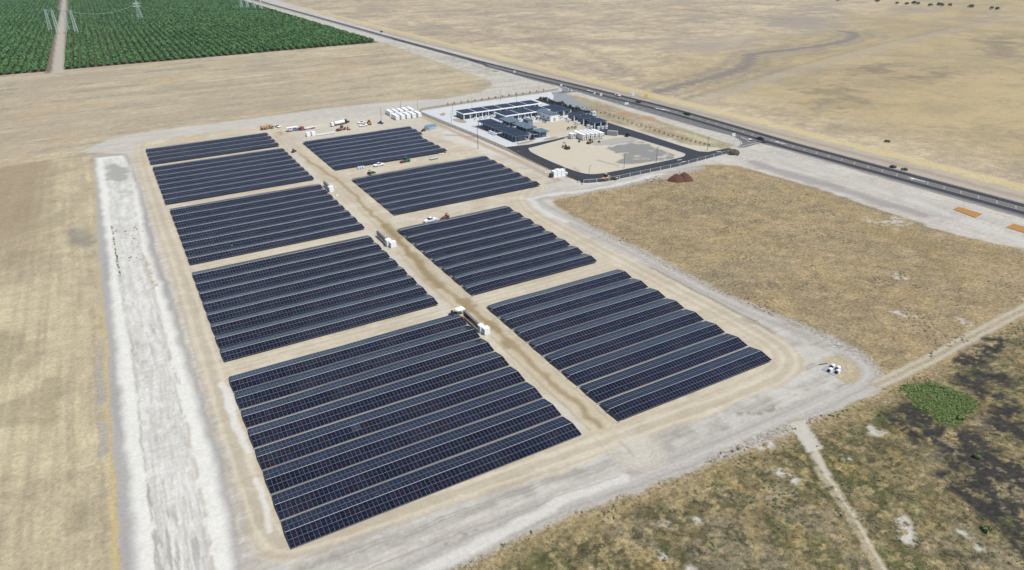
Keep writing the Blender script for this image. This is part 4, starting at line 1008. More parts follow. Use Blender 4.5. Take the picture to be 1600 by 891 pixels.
p = at(1105, 236); root = empty('utility_pole', (p[0], p[1], 0), 0, 'wooden pole by the drive gate near the highway', 'pole')
mb = MB(); mb.tube((0, 0, 0), (0, 0, 9), .16, 7, .11); mb.build('pole', BROWNW, root); mb = MB(); mb.box((0, 0, 8.6), (1.8, .15, .18)); mb.build('crossarm', BROWNW, root)
def sign(px, py, w_, h, z, m, label):
    p = at(px, py); root = empty('road_sign', (p[0], p[1], 0), -.5, label, 'sign')
    mb = MB(); mb.tube((0, 0, 0), (0, 0, z), .08, 6); mb.build('post', GREYM, root)
    mb = MB(); mb.box((0, -.1, z), (w_, .08, h)); mb.build('panel', m, root)
sign(989, 151.5, 2.2, 5, 3.4, WHITE, 'tall white board on the far verge of the highway')
sign(1009, 154, 3, 2.6, 2.2, YELLOW, 'yellow warning sign on the far verge of the highway')
sign(939, 151.5, 2.0, 2.2, 2.0, WHITE, 'small white sign on the near edge of the highway, right of two')
sign(929, 148.5, 1.5, 1.6, 1.6, WHITE, 'small white sign on the near edge of the highway, left of two')
sign(979, 165, 3.2, 2.0, 1.6, WHITE, 'wide white sign where the slip lane widens')
sign(877, 136, 1.8, 1.8, 1.6, WHITE, 'white sign at the mouth of the far school entrance')
sign(804, 115, 2.0, 2.0, 1.8, WHITE, 'white sign where the highway first widens')
sign(1146, 213, 2.4, 1.6, 1.4, WHITE, 'white sign on the near side of the main junction')
sign(1309, 540, .7, .9, .8, WHITE, 'tiny white marker on the rim of the gravel bend')
sign(691, 98.5, 2.4, 2.0, 1.6, WHITE, 'white marker board in the gravel strip beside the highway')

# ---------------------------------------------------------------- VEHICLES AND MACHINES
def wheel(root, x, y, r, w_, m=None):
    mb = MB(); mb.tube((x, y-w_/2, r), (x, y+w_/2, r), r, 14); o = mb.build('wheel', TYRE, root)
    mb = MB(); s_ = 1 if y > 0 else -1; mb.tube((x, y+s_*w_*.3, r), (x, y+s_*(w_/2+.015), r), r*.55, 10); mb.build('rim', m or SILV, o)
def pickup(px, py, hd, m, label, loc=None, sc=1.0):
    p = loc if loc is not None else at(px, py); root = empty('pickup_truck', (p[0], p[1], 0), hd, label, 'pickup')
    mb = MB(); mb.prof([(-2.85, .5), (2.8, .45), (2.9, .75), (2.75, 1.1), (1.35, 1.18), (-.75, 1.18), (-.8, 1.2), (-.85, .85), (-2.7, .85), (-2.72, 1.18), (-2.88, 1.18)], -.98, .98); 
    for s in (-1, 1): mb.box((-1.8, s*.92, 1.0), (2.0, .1, .36))
    mb.build('body', m, root, bevel=.04)
    mb = MB(); mb.prof([(1.3, 1.16), (.55, 1.78), (-.55, 1.82), (-.78, 1.16)], -.86, .86, inset=.14); mb.build('windows', GLASS, root)
    mb = MB(); mb.box((0, 0, 1.83), (1.2, 1.4, .07)); mb.build('roof', m, root)
    for x in (-1.85, 1.85):
        for y in (-.9, .9): wheel(root, x, y, .4, .28)
    root.scale = (sc, sc, sc); return root
def car(px, py, hd, m, label, loc=None, sc=1.0):
    p = loc if loc is not None else at(px, py); root = empty('parked_car' if sc < 0 else 'car', (p[0], p[1], 0), hd, label, 'car')
    mb = MB(); mb.prof([(-2.3, .4), (2.3, .4), (2.35, .75), (1.3, .95), (-2.2, 1.0), (-2.35, .7)], -.92, .92, inset=.06); mb.build('body', m, root, bevel=.05)
    mb = MB(); mb.prof([(1.2, .93), (.5, 1.5), (-1.2, 1.52), (-2.0, .98)], -.82, .82, inset=.16); mb.build('windows', GLASS, root)
    mb = MB(); mb.box((-.35, 0, 1.53), (1.5, 1.25, .06)); mb.build('roof', m, root)
    for x in (-1.4, 1.4):
        for y in (-.82, .82): wheel(root, x, y, .34, .24)
    root.scale = (abs(sc),)*3; return root
def box_truck(px, py, hd, label):
    p = at(px, py); root = empty('box_truck', (p[0], p[1], 0), hd, label, 'truck')
    MB().box((2.9, 0, 1.4), (1.7, 2.1, 1.6), taper=.08).build('cab', WHITE, root, bevel=.06); MB().box((3.3, 0, 1.75), (.9, 1.9, .6)).build('windscreen', GLASS, root)
    MB().box((-.6, 0, 1.9), (5.0, 2.3, 2.3)).build('cargo_box', WHITE, root, bevel=.04)
    for x in (-2.2, 2.7):
        for y in (-.95, .95): wheel(root, x, y, .45, .3)
def excavator(px, py, hd, m, label, sc=1.0, loc=None):
    p = at(px, py); root = empty('excavator', (p[0], p[1], 0), hd, label, 'excavator')
    for y in (-1.1, 1.1):
        mb = MB(); mb.prof([(-1.9, .2), (-1.5, 0), (1.5, 0), (1.9, .2), (1.9, .65), (1.5, .85), (-1.5, .85), (-1.9, .65)], y-.28, y+.28); mb.build('track', DARKM, root)
    mb = MB(); mb.prof([(-2.2, .95), (1.5, .95), (1.5, 1.5), (-.2, 1.6), (-.4, 2.0), (-2.1, 2.0)], -1.25, 1.25); mb.build('house', m, root, bevel=.06)
    mb = MB(); mb.prof([(0, 1.5), (1.5, 1.5), (1.3, 2.8), (.1, 2.9)], .25, 1.2); mb.build('cab', GLASS, root)
    mb = MB(); mb.tube((1.2, -.3, 1.5), (3.4, -.3, 4.0), .28, 4, .24); mb.tube((3.4, -.3, 4.0), (5.0, -.3, 3.4), .24, 4, .2); mb.build('boom', m, root)
    mb = MB(); mb.tube((5.0, -.3, 3.5), (5.4, -.3, 1.2), .2, 4, .14); mb.build('stick', m, root)
    mb = MB(); mb.prof([(5.0, 1.2), (5.7, 1.2), (5.6, .3), (5.0, .05), (4.6, .5)], -.8, .2); mb.build('bucket', DARKM, root)
    root.scale = (sc,)*3
def loader(px, py, hd, m, label, sc=1.0, name='wheel_loader', bucket=True):
    p = at(px, py); root = empty(name, (p[0], p[1], 0), hd, label, 'loader')
    mb = MB(); mb.prof([(-2.6, .6), (1.4, .6), (1.6, 1.0), (.4, 1.3), (-.4, 1.5), (-2.5, 1.6), (-2.7, 1.1)], -.9, .9); mb.build('body', m, root, bevel=.06)
    mb = MB(); mb.box((-.2, 0, 2.1), (1.4, 1.4, 1.4), taper=.1); mb.build('cab', GLASS, root); MB().box((-.2, 0, 2.86), (1.5, 1.5, .12)).build('roof', m, root)
    for y in (-.55, .55):
        mb = MB(); mb.tube((.6, y, 1.4), (2.8, y, .7), .16, 5); mb.build('lift_arm', m, root)
    mb = MB(); mb.prof([(2.6, .15), (3.6, .1), (3.5, .35), (2.9, .4), (2.8, 1.2), (2.6, 1.2)], -1.3, 1.3); mb.build('bucket', DARKM if bucket else m, root)
    for x in (-1.7, 1.1):
        for y in (-1.05, 1.05): wheel(root, x, y, .72, .5, m)
    root.scale = (sc,)*3
def tractor(px, py, hd, m, label, sc=1.0):
    p = at(px, py); root = empty('tractor', (p[0], p[1], 0), hd, label, 'tractor')
    mb = MB(); mb.prof([(-.9, .8), (2.1, .75), (2.15, 1.4), (.4, 1.55), (-.9, 1.3)], -.42, .42); mb.build('hood', m, root, bevel=.06)
    for y in (-.6, .6):
        for x in (-.9, .3): 
            pass
    mb = MB(); [mb.tube((x, y, 1.2), (x*.9, y*.9, 2.5), .05, 4) for x in (-1.1, .2) for y in (-.6, .6)]; mb.build('cab_frame', DARKM, root)
    MB().box((-.45, 0, 2.55), (1.6, 1.4, .12)).build('roof', m, root); MB().box((-.6, 0, 1.35), (.6, .6, .5)).build('seat', DARKM, root)
    for y in (-.85, .85): wheel(root, -.8, y, .8, .45, m); wheel(root, 1.5, y, .5, .3, m)
    mb = MB(); [mb.tube((.6, y, 1.3), (3.0, y, .6), .09, 4) for y in (-.6, .6)]; mb.build('lift_arm', m, root)
    mb = MB(); mb.prof([(2.9, .1), (3.7, .08), (3.6, .3), (3.1, .35), (3.0, 1.0), (2.9, 1.0)], -1, 1); mb.build('bucket', m, root)
    root.scale = (sc,)*3
def hauler(px, py, hd, m, label, sc=1.0):
    p = at(px, py); root = empty('dump_truck', (p[0], p[1], 0), hd, label, 'dump truck')
    mb = MB(); mb.prof([(-3.6, 1.3), (.8, 1.1), (1.6, 2.7), (.9, 2.8), (.5, 2.4), (-3.9, 2.5)], -1.35, 1.35); mb.build('dump_body', m, root, bevel=.05)
    mb = MB(); mb.box((2.6, 0, 1.7), (1.6, 2.2, 1.6), taper=.1); mb.build('cab', m, root, bevel=.05); MB().box((2.75, 0, 2.05), (1.5, 2.0, .6)).build('windows', GLASS, root)
    mb = MB(); mb.box((3.9, 0, 1.25), (1.3, 1.8, .9)); mb.build('hood', m, root, bevel=.05); MB().box((0, 0, .95), (7.6, .9, .3)).build('chassis', DARKM, root)
    for x in (-2.8, -1.0, 3.3):
        for y in (-1.15, 1.15): wheel(root, x, y, .78, .55, m)
    root.scale = (sc,)*3
def container(px, py, hd, m, label, L=6.1, w_=2.44, h=2.6, group=None, loc=None, name='shipping_container', z=0):
    p = loc if loc is not None else at(px, py); root = empty(name, (p[0], p[1], z), hd, label, 'container', group)
    mb = MB(); mb.box((0, 0, h/2+.08), (L, w_, h-.06)); n = int(L/.45)
    for k in range(n):
        x = -L/2+.3+k*(L-.6)/(n-1)
        for s in (-1, 1): mb.box((x, s*(w_/2+.02), h/2+.1), (.18, .05, h-.4))
    mb.build('body', m, root)
    for k in (-1, 1):
        mb = MB(); mb.box((L/2+.03, k*w_/4, h/2+.1), (.05, w_/2-.1, h-.3)); d = mb.build('door', m, root); mb = MB(); mb.tube((L/2+.08, k*w_/4, .4), (L/2+.08, k*w_/4, h-.2), .025, 4); mb.build('lock_rod', SILV, d)
    mb = MB()
    for x in (-L/2, L/2):
        for y in (-w_/2, w_/2): mb.box((x, y, h/2+.06), (.12, .12, h+.02))
    mb.box((0, 0, h+.08), (L+.02, w_+.02, .05)); mb.build('frame', m, root); return root
# highway traffic
def hwx(px, py): p = at(px, py); return p
hd = -PI/2
pickup(0, 0, PI/2, WHITE, 'white pickup driving on the highway above the school', loc=at(965, 150.5), sc=1.15)
car(0, 0, PI/2, BLACKP, 'small black car following the white pickup on the highway', loc=at(997, 160.5), sc=1.15)
car(0, 0, PI/2, BLACKP, 'black car on the highway far lane, middle of the three dark cars', loc=at(1073, 179.5), sc=1.3)
car(0, 0, PI/2, BLACKP, 'black car passing the main highway junction', loc=at(1187, 218), sc=1.2)
car(0, 0, PI/2, BLACKP, 'tiny dark car far up the highway near the orchard corner', loc=at(596, 50.5), sc=1.4)
# yard behind the arrays
hauler(417, 202, .15, TANP, 'tan earthmoving truck parked at the back corner of the left arrays', 1.15)
pickup(434, 199, -PI/2+.2, WHITE, 'white pickup parked beside the tan earthmoving truck', sc=1.1)
# white box trailer, dark truck, red load
p = at(457, 205); root = empty('enclosed_trailer', (p[0], p[1], 0), .12, 'white roofed open-sided trailer in the back yard', 'trailer')
MB().box((0, 0, 2.9), (8, 3, .15)).build('roof', WHITE, root); MB().box((0, 0, .8), (8, 2.8, .25)).build('deck', GREYM, root)
mb = MB(); [mb.tube((x, y, .8), (x, y, 2.9), .07, 4) for x in (-3.9, -1.3, 1.3, 3.9) for y in (-1.4, 1.4)]; mb.build('roof_post', SILV, root)
MB().box((-1.5, -.2, 1.6), (2.6, 1.8, 1.4)).build('tool_chest', SILV, root); MB().box((2.0, 0, 1.4), (2.0, 2.0, 1.0)).build('tank', BLUE, root)
for x in (-1, .2):
    for y in (-1.3, 1.3): wheel(root, x, y, .4, .25)
car(469, 203.5, .2, BLUE, 'dark blue car between the roofed trailer and the red truck', sc=1.1)
p = at(477, 203); root = empty('flatbed_truck', (p[0], p[1], 0), PI+.15, 'red flatbed truck with a long white bed in the back yard', 'truck')
MB().box((2.4, 0, 1.7), (2.6, 2.4, 2.2), taper=.06).build('cab', RED, root, bevel=.06); MB().box((3.4, 0, 2.1), (.8, 2.2, .8)).build('windscreen', GLASS, root)
MB().box((-3.6, 0, 1.2), (9.0, 2.4, .25)).build('flatbed', OFFW, root); 
for x in (-7, -5.6, 0, 2.4):
    for y in (-1, 1): wheel(root, x, y, .5, .35)
container(482, 213, PI/2, WHITE, 'white site box, left of two in front of the far right arrays', L=3.4, w_=2.6, h=2.7, name='site_box')
container(490, 212, PI/2, WHITE, 'white site box, right of two in front of the far right arrays', L=3.4, w_=2.6, h=2.7, name='site_box')
for k in range(11):
    t_ = k/10; p = at(496+26*t_, 212.5-4.2*t_); root = empty('liquid_tote', (p[0], p[1], 0), .05, 'small white liquid tote in a long line behind the arrays', 'tote', 'white totes in a line')
    MB().box((0, 0, .72), (1.05, 1.15, 1.0)).build('tank', WHITE, root, bevel=.08); MB().box((0, 0, .1), (1.2, 1.2, .16)).build('pallet', BROWNW, root)
    MB().tube((0, 0, 1.22), (0, 0, 1.3), .14, 8).build('lid', DARKM, root)
# white tanker
p = at(528, 196); root = empty('tanker_truck', (p[0], p[1], 0), PI+.22, 'white water tanker truck at the back of the yard', 'truck')
mb = MB(); mb.tube((-5.5, 0, 2.1), (2.6, 0, 2.1), 1.25, 18); mb.build('tank', WHITE, root); MB().box((4.6, 0, 1.8), (2.2, 2.4, 2.3), taper=.08).build('cab', WHITE, root, bevel=.06); MB().box((5.3, 0, 2.2), (.9, 2.2, .7)).build('windscreen', GLASS, root)
MB().box((-.4, 0, .85), (11.5, .9, .3)).build('chassis', DARKM, root); MB().box((-1.5, 0, 3.4), (5, .5, .12)).build('walkway', GREYM, root)
for x in (-4.8, -3.6, 1.4, 4.8):
    for y in (-1, 1): wheel(root, x, y, .52, .36)
loader(541, 192.5, .8, DARKM, 'dark loader behind the white tanker truck', 1.0)
loader(534, 203.5, PI+.3, TANP, 'tan backhoe in front of the white tanker truck', 1.25, 'backhoe_loader')
excavator(545, 203, PI/2, TANP, 'small tan excavator just right of the tan backhoe', .7)
pickup(565, 193, .1, WHITE, 'white pickup behind another, left of the orange lift', sc=1.1)
pickup(568, 197.5, .1, WHITE, 'white pickup in front of another, left of the orange lift', sc=1.1)
loader(577, 194.5, 1.3, ORANGE, 'orange boom lift beside the two white pickups', 1.15, 'boom_lift')
loader(595, 193.5, 2.0, BLUE, 'small dark blue loader left of the white containers', .8, 'skid_steer')
excavator(648, 181.5, 2.0, ORANGE, 'orange excavator right of the white containers', 1.0)
loader(459, 238, .9, MAROON, 'small dark red roller in the swale between arrays', .75, 'roller')
# ten white containers in two ranks
cn = [('back', (609, 179.7), 5), ('front', (618, 186), 5)]
for rk, (bx, by), n in cn:
    for k in range(n):
        p = at(bx+k*(8.0 if rk == 'back' else 8.6), by-k*1.05)
        container(0, 0, -PI/2, WHITE, f'white container, {ORD[k]} from the left in the {rk} rank of the yard', L=10.5, w_=2.8, h=3.3, loc=p, group='white containers in the yard')
pl = at(597, 184)
# steel water tank
p = at(673, 201.5); root = empty('water_tank', (p[0], p[1], 0), 0, 'round pale blue open water tank at the end of the far arrays', 'water tank')
n = 40; mb = MB()
for k in range(n):
    a, b = 2*PI*k/n, 2*PI*(k+1)/n; R0 = 4.6; R1 = 4.45
    q = lambda R, t_, z: (R*math.cos(t_), R*math.sin(t_), z)
    mb.face([q(R0, a, 0), q(R0, b, 0), q(R0, b, 2.3), q(R0, a, 2.3)]); mb.face([q(R0, a, 2.3), q(R0, b, 2.3), q(R1, b, 2.3), q(R1, a, 2.3)]); mb.face([q(R1, a, .1), q(R1, a, 2.3), q(R1, b, 2.3), q(R1, b, .1)])
mb.build('tank_wall', mat('galvanised_tank', (.48, .58, .66), .35, .4), root); MB().tube((0, 0, 2.0), (0, 0, 2.05), 4.44, 40).build('water', mat('tank_water', (.10, .20, .27), .08), root)
mb = MB(); [mb.tube((4.66*math.cos(t_), 4.66*math.sin(t_), 0), (4.66*math.cos(t_), 4.66*math.sin(t_), 2.3), .05, 4) for t_ in np.linspace(0, 2*PI, 17)[:-1]]; mb.build('rib', SILV, root)
loader(661, 205.5, .3, MAROON, 'small dark red pump trailer left of the round tank', .6, 'pump_trailer')
# cross road between right arrays
for k in range(3):
    p = at(560.5+k*3.6, 264.2-k*.5); root = empty('pallet_crate', (p[0], p[1], 0), .05, f'pale blue wrapped crate, {ORD[k]} from left beside the white pickup', 'crate', 'wrapped crates on the cross road')
    MB().box((0, 0, .8), (1.0, 1.9, 1.3)).build('crate', mat('wrapped_crate', (.55, .62, .68), .4), root, bevel=.04); MB().box((0, 0, .08), (1.1, 2.0, .14)).build('pallet', BROWNW, root)
pickup(592, 259.5, .1, WHITE, 'white pickup beside the pale crates between right arrays', sc=1.15)
tractor(579, 272.5, .4, GREEN, 'green tractor standing in front of the pale crates', 1.0)
loader(634, 253.3, PI+.15, GREEN, 'green forklift carrying a red load on the cross road', 1.05, 'forklift')
p = at(628, 254.5); tag(MB().box((0, 0, .7), (1.6, 1.6, 1.2)).build('red_crate', RED, None, bevel=.05), 'red crate in front of the green forklift', 'crate').location = (p[0], p[1], 0)
p = at(678, 249); root = empty('panel_stack', (p[0], p[1], 0), .1, 'flat stack of pale grey panels on the cross road', 'panel stack'); MB().box((0, 0, .7), (5.6, 2.2, .25)).build('panel', SILV, root)
mb = MB(); [mb.box((x, 0, .3), (.2, 2, .55)) for x in (-2.3, 0, 2.3)]; mb.build('trestle', DARKM, root)
for k, (px, py) in enumerate(((687.5, 242), (691.5, 241.5))):
    p = at(px, py); o = MB().box((0, 0, .5), (1.5, 1.1, .9), taper=.15).build('sand_bag', mat('sand_bag', (.62, .55, .3), .9), None, bevel=.12); o.location = (p[0], p[1], 0); tag(o, f'{["left", "right"][k]} of two yellowish bulk bags at the array corner', 'bulk bag')
pickup(673, 346.5, PI+.12, WHITE, 'white utility pickup on the cross road beside the red tractor', sc=1.2)
tractor(697, 341, PI+.3, RED, 'red tractor on the cross road behind the white pickup', .92)
# front drive machines
loader(946, 281, PI+.2, TANP, 'tan wheel loader beside the front fence', 1.2)
loader(959, 280.5, PI/2, DARKM, 'small dark roller right of the tan loader', .8, 'roller')
excavator(886, 233, 1.6, MAROON, 'dark red excavator standing on the sandy school yard', .95)
loader(922, 223.5, PI+.5, TANP, 'brown telehandler in front of the portable classrooms', 1.0, 'telehandler')
pickup(981, 212.5, .6, BLACKP, 'black pickup parked right of the grey container', sc=1.2)
car(953, 222, .8, OFFW, 'pale van behind the portable classrooms') if False else None
# white equipment enclosure by the fence corner
p = at(873, 275); root = empty('equipment_enclosure', (p[0], p[1], 0), 0, 'white equipment block at the near end of the brown fence', 'enclosure')
for k, (x, w_, h) in enumerate(((-3.2, 2.2, 3.4), (-.6, 2.6, 3.8), (2.2, 2.4, 3.3))): MB().box((x, 0, h/2+.15), (w_, 3.4, h)).build('cabinet', WHITE, root, bevel=.04)
MB().box((-.4, 0, .08), (9, 4.6, .16)).build('plinth', CONC, root); MB().box((-5.2, .2, 1.2), (1.2, 2.0, 2.2)).build('transformer', DARKM, root); MB().box((4.6, -.6, .8), (1.6, 1.4, 1.4), rz=.5).build('crate', WHITE, root)
for k, (px, py) in enumerate(((904, 285), (911, 288.5), (852, 271))):
    p = at(px, py); o = MB().box((0, 0, .35), (1.6, 1.2, .7), taper=.3).build('rubble_block', CONC, None, bevel=.1); o.location = (p[0], p[1], 0); tag(o, ['pale rubble block by the short dark fence', 'pale rubble block at the outer corner of the drive', 'pale rubble block left of the white equipment block'][k], 'rubble')
# small debris beside inverter row
p = at(527, 306); o = MB().box((0, 0, .3), (1.6, 1.0, .5), taper=.1).build('timber_stack', OFFW, None); o.location = (p[0], p[1], 0); tag(o, 'low pale timber stack right of the farthest inverter row', 'timber')
p = at(328, 217.5); 
for k in range(5):
    p = at(287+k*6.5, 218.8-k*.9); o = MB().box((0, 0, .25), (3.2, 1.2, .45)).build('lumber_bundle', mat('lumber', (.62, .42, .24), .8), None); o.location = (p[0], p[1], 0); o.rotation_euler = (0, 0, .1+.2*(k % 2)); tag(o, f'orange brown lumber bundle, {ORD[k]} from left behind the left arrays', 'lumber', 'lumber bundles behind the arrays')

# ---------------------------------------------------------------- INVERTER ROWS
BLUEG = mat('grey_shade_plate', (.13, .135, .16), .5)
def station(x, y0, y1, n, nb, label, cap):
    root = empty('inverter_rack', (x, y0, 0), 0, label, 'inverter rack'); L = y0-y1
    mb = MB()
    for s in (0, 1.0): mb.box((s, -L/2, .12), (.14, L, .24))
    mb.box((.55, -L/2, 2.75), (.12, L, .12)); mb.box((.55, -L/2, .75), (.1, L, .1))
    for k in range(n+1): mb.box((.55, -L*k/n, 1.4), (.1, .1, 2.8))
    mb.build('rack', GREYM, root)
    for k in range(n):
        y = -L*(k+.5)/n
        o = MB().box((.30, y, 1.75), (.55, L/n*.84, 1.9)).build('inverter', BLACKP, root, bevel=.03); MB().box((.45, y, 2.86), (.9, L/n*.8, .05)).build('sun_shade', BLUEG, o)
    return root
def cabinet(x, y, sx, sy, h, label, name='switch_cabinet'):
    root = empty(name, (x, y, 0), 0, label, 'cabinet'); MB().box((0, 0, .1), (sx+.4, sy+.4, .2)).build('plinth', CONC, root)
    MB().box((0, 0, h/2+.2), (sx, sy, h)).build('housing', WHITE, root, bevel=.04); MB().box((0, 0, h+.24), (sx+.12, sy+.12, .08)).build('lid', WHITE, root)
    for s in (-1, 1): MB().box((s*sx/4, -sy/2-.02, h/2+.2), (sx/2-.1, .04, h-.25)).build('door', WHITE, root)
    MB().box((-sx/2-.03, 0, h*.6), (.05, sy*.6, h*.5)).build('vent', GREYM, root)
a_ = at(505, 291); b_ = at(514, 299); station(91.6, a_[1], b_[1]+1, 12, 2, 'farthest dark inverter row beside the left arrays', 0); cabinet(92.4, b_[1]-1.2, 2.4, 3.0, 2.7, 'white cabinet at the near end of the farthest inverter row')
a_ = at(587.5, 370); b_ = at(602, 384); station(91.4, a_[1], b_[1]+.6, 14, 2, 'middle dark inverter row beside the left arrays', 0); cabinet(92.2, b_[1]-1.0, 2.2, 2.2, 2.9, 'taller white cabinet of the middle inverter row'); cabinet(93.4, b_[1]-3.4, 2.6, 2.2, 2.4, 'lower white cabinet at the near end of the middle inverter row')
a_ = at(722, 497); b_ = at(747, 518); station(91.6, a_[1], b_[1]+.4, 16, 2, 'nearest dark inverter row beside the front left block', 0); cabinet(92.4, b_[1]-.9, 1.6, 1.9, 2.6, 'taller white cabinet of the nearest inverter row'); cabinet(93.3, b_[1]-3.0, 2.1, 2.0, 2.3, 'lower white cabinet at the near end of the nearest inverter row')
p = at(716, 491); root = empty('shade_canopy', (p[0]+.6, p[1]-.3, 0), .1, 'white shade canopy at the back of the nearest inverter row', 'canopy')
mb = MB(); mb.face([(-1.6, -1.4, 2.3), (1.6, -1.4, 2.3), (0, 0, 3.0)]); mb.face([(1.6, -1.4, 2.3), (1.6, 1.4, 2.3), (0, 0, 3.0)]); mb.face([(1.6, 1.4, 2.3), (-1.6, 1.4, 2.3), (0, 0, 3.0)]); mb.face([(-1.6, 1.4, 2.3), (-1.6, -1.4, 2.3), (0, 0, 3.0)]); mb.box((0, 0, 2.22), (3.2, 2.8, .16)); mb.build('roof', WHITE, root)
mb = MB(); [mb.tube((x, y, 0), (x, y, 2.3), .04, 4) for x in (-1.5, 1.5) for y in (-1.3, 1.3)]; mb.build('post', SILV, root)
for k, (px, py) in enumerate(((720, 497), (722.5, 500), (724.5, 504))):
    p = at(px, py); o = MB().box((0, 0, .35+.1*k % .2), (1.0-.2*k, 1.1, .7)).build('red_toolbox', RED, None, bevel=.05); o.location = (p[0], p[1], 0); tag(o, f'red toolbox beside the nearest inverter row, {ORD[k]} from the canopy', 'toolbox')
p = at(705.5, 490.5); loader(707, 491.5, .3, DARKM, 'small dark skid loader left of the white canopy', .55, 'skid_steer')

# ---------------------------------------------------------------- four white drums near the gravel bend
pm = at(1301, 578); mb = MB(); mb.box((0, 0, .06), (5.4, 4.6, .1), rz=.1); o = mb.build('grey_mat', GREYM, None); o.location = (pm[0], pm[1], 0); tag(o, 'grey mat under the four white drums at the gravel bend', 'mat')
for k, (px, py, lb) in enumerate(((1301, 574.5, 'back left'), (1309.5, 577.5, 'back right'), (1297, 580.5, 'front left'), (1309, 583, 'front right'))):
    p = at(px, py); root = empty('white_drum', (p[0], p[1], .1), .1, f'white domed drum, {lb} of the four at the gravel bend', 'drum', 'white drums at the gravel bend')
    mb = MB(); mb.tube((0, 0, 0), (0, 0, 1.0), .62, 16); mb.build('drum', WHITE, root); mb = MB(); mb.tube((0, 0, 1.0), (0, 0, 1.3), .6, 16, .18); mb.build('lid', WHITE, root)
    mb = MB(); mb.box((-.78, .05, .45), (.34, .8, .8)); mb.build('shade_box', BLACKP, root)  # black box putting in the dark, unlit west side of the drum
p = at(1287, 569.5); mb = MB(); mb.tube((-1.6, .5, .12), (1.2, -.3, .12), .14, 6); o = mb.build('shadow_bar', BLACKP, None); o.location = (p[0], p[1], 0); tag(o, 'short black bar standing in for a shadow left of the white drums', 'shadow')  # black tube added to draw a thin cast shadow

# ---------------------------------------------------------------- SCHOOL
ROOFP = mat('roof_solar_panel', (.014, .019, .036), .45, var=.2, scale=.4, spec=.3)
ROOFW = mat('white_membrane_roof', (.70, .71, .72), .6)
ROOFD = mat('dark_roof_edge', (.10, .12, .15), .5)
ROOFB = mat('blue_grey_metal_roof', (.10, .135, .165), .5)
WALLB = mat('blue_grey_wall', (.10, .15, .20), .6)
def wing(x0, x1, y0, y1, z, nsec, along, label, roof=None, panels=True, wall=WALLB, open_=False, front=2.6, gaps=(), solid=0.0):
    """single-storey wing: slab roof, roof panels in sections, set-back wall, doors, windows, canopy columns"""
    cx, cy = (x0+x1)/2, (y0+y1)/2; root = empty('school_wing', (cx, cy, 0), 0, label, 'building'); lx, ly = x1-x0, y1-y0; roof = roof or (ROOFW if along == 'x' else ROOFD)
    front = .5 if (along == 'y' and not open_) else front
    MB().box((0, -front*.3 if not open_ else 0, z), (lx+.8, ly+(front*.6 if not open_ else 0)+.6, .3)).build('roof', roof, root)
    if panels:
        n = nsec
        for k in range(n):
            if k in gaps: continue
            if along == 'x': w_ = lx/n; MB().box((-lx/2+w_*(k+.5), .2, z+.32), (w_-1.0, ly-.8, .1)).build('solar_panel', ROOFP, root)
            else: w_ = ly/n; MB().box((0, -ly/2+w_*(k+.5), z+.32), (lx-.5, w_-.6, .1)).build('solar_panel', ROOFP, root)
    if not open_:
        MB().box((0, .6, z/2-.1), (lx-1.4, ly-2.4, z-.25)).build('wall', wall, root)
        fy = .6-(ly-2.4)/2-.03; n = max(2, int(lx/6))
        for k in range(n):
            x = -lx/2+lx*(k+.5)/n
            d = MB().box((x-1.2, fy, 1.15), (1.1, .06, 2.2)).build('door', WHITE, root); MB().box((x-.85, fy-.06, 1.1), (.06, .06, .2)).build('handle', DARKM, d)
            w2 = MB().box((x+1.2, fy, 1.7), (2.2, .06, 1.2)).build('window', GLASS, root); MB().box((x+1.2, fy-.01, 1.03), (2.4, .1, .1)).build('sill', WHITE, w2)
        fx = -(lx-1.4)/2-.03; n2 = max(1, int(ly/7))
        for k in range(n2):
            y = -ly/2+ly*(k+.5)/n2; w2 = MB().box((fx, y, 1.7), (.06, 2.0, 1.2)).build('window', GLASS, root); MB().box((fx-.01, y, 1.03), (.1, 2.2, .1)).build('sill', WHITE, w2)
        cy0 = -ly/2-front*.45
        for k in range(max(2, int(lx/5))+1):
            x = -lx/2+lx*k/max(2, int(lx/5)); MB().box((x, cy0, z/2-.1), (.5, .5, z-.25)).build('column', WHITE, root)
    else:
        nx = max(2, int(ly/5))
        for k in range(nx+1):
            for s in (-1, 1): MB().box((s*(lx/2-.5), -ly/2+.4+(ly-.8)*k/nx, z/2-.1), (.3, .3, z-.25)).build('column', WHITE if s > 0 else GREYM, root)
        MB().box((.4, 0, z/2-.25), (lx*.5, ly*.86, z-.7)).build('wall', wall, root)
    return root
wing(229, 298, 487.5, 501.5, 4.0, 6, 'x', 'long back school wing with six dark roof panels', front=3.2)
wing(252, 291, 463, 479, 4.0, 3, 'x', 'middle school wing with white edged dark roof', front=2.6)
wing(291.8, 305, 454, 475, 4.2, 1, 'y', 'square dark roofed east wing nearest the back')
wing(295, 306, 434.5, 444, 4.2, 1, 'y', 'second dark roofed east wing from the back')
wing(294.5, 306, 421.5, 430.5, 4.2, 1, 'y', 'third dark roofed east wing from the back')
wing(294.2, 305, 407.3, 417.3, 4.2, 1, 'y', 'nearest dark roofed east wing beside the drive')
wing(228, 239, 434.5, 461, 4.0, 2, 'y', 'back half of the west solar canopy beside the brown fence', open_=True)
wing(228.4, 239.4, 405.5, 431.5, 4.0, 2, 'y', 'front half of the west solar canopy beside the brown fence', open_=True)
wing(245.2, 253.6, 444, 460, 3.8, 1, 'y', 'back blue grey roofed hall in the middle of the school', roof=ROOFB, panels=False, open_=True)
wing(246, 254.4, 421, 441, 3.8, 1, 'y', 'middle blue grey roofed hall in the middle of the school', roof=ROOFB, panels=False, open_=True)
wing(248, 255.2, 406.5, 416.5, 3.8, 1, 'y', 'small blue grey roofed kiosk facing the drive', roof=ROOFB, panels=False, open_=True)
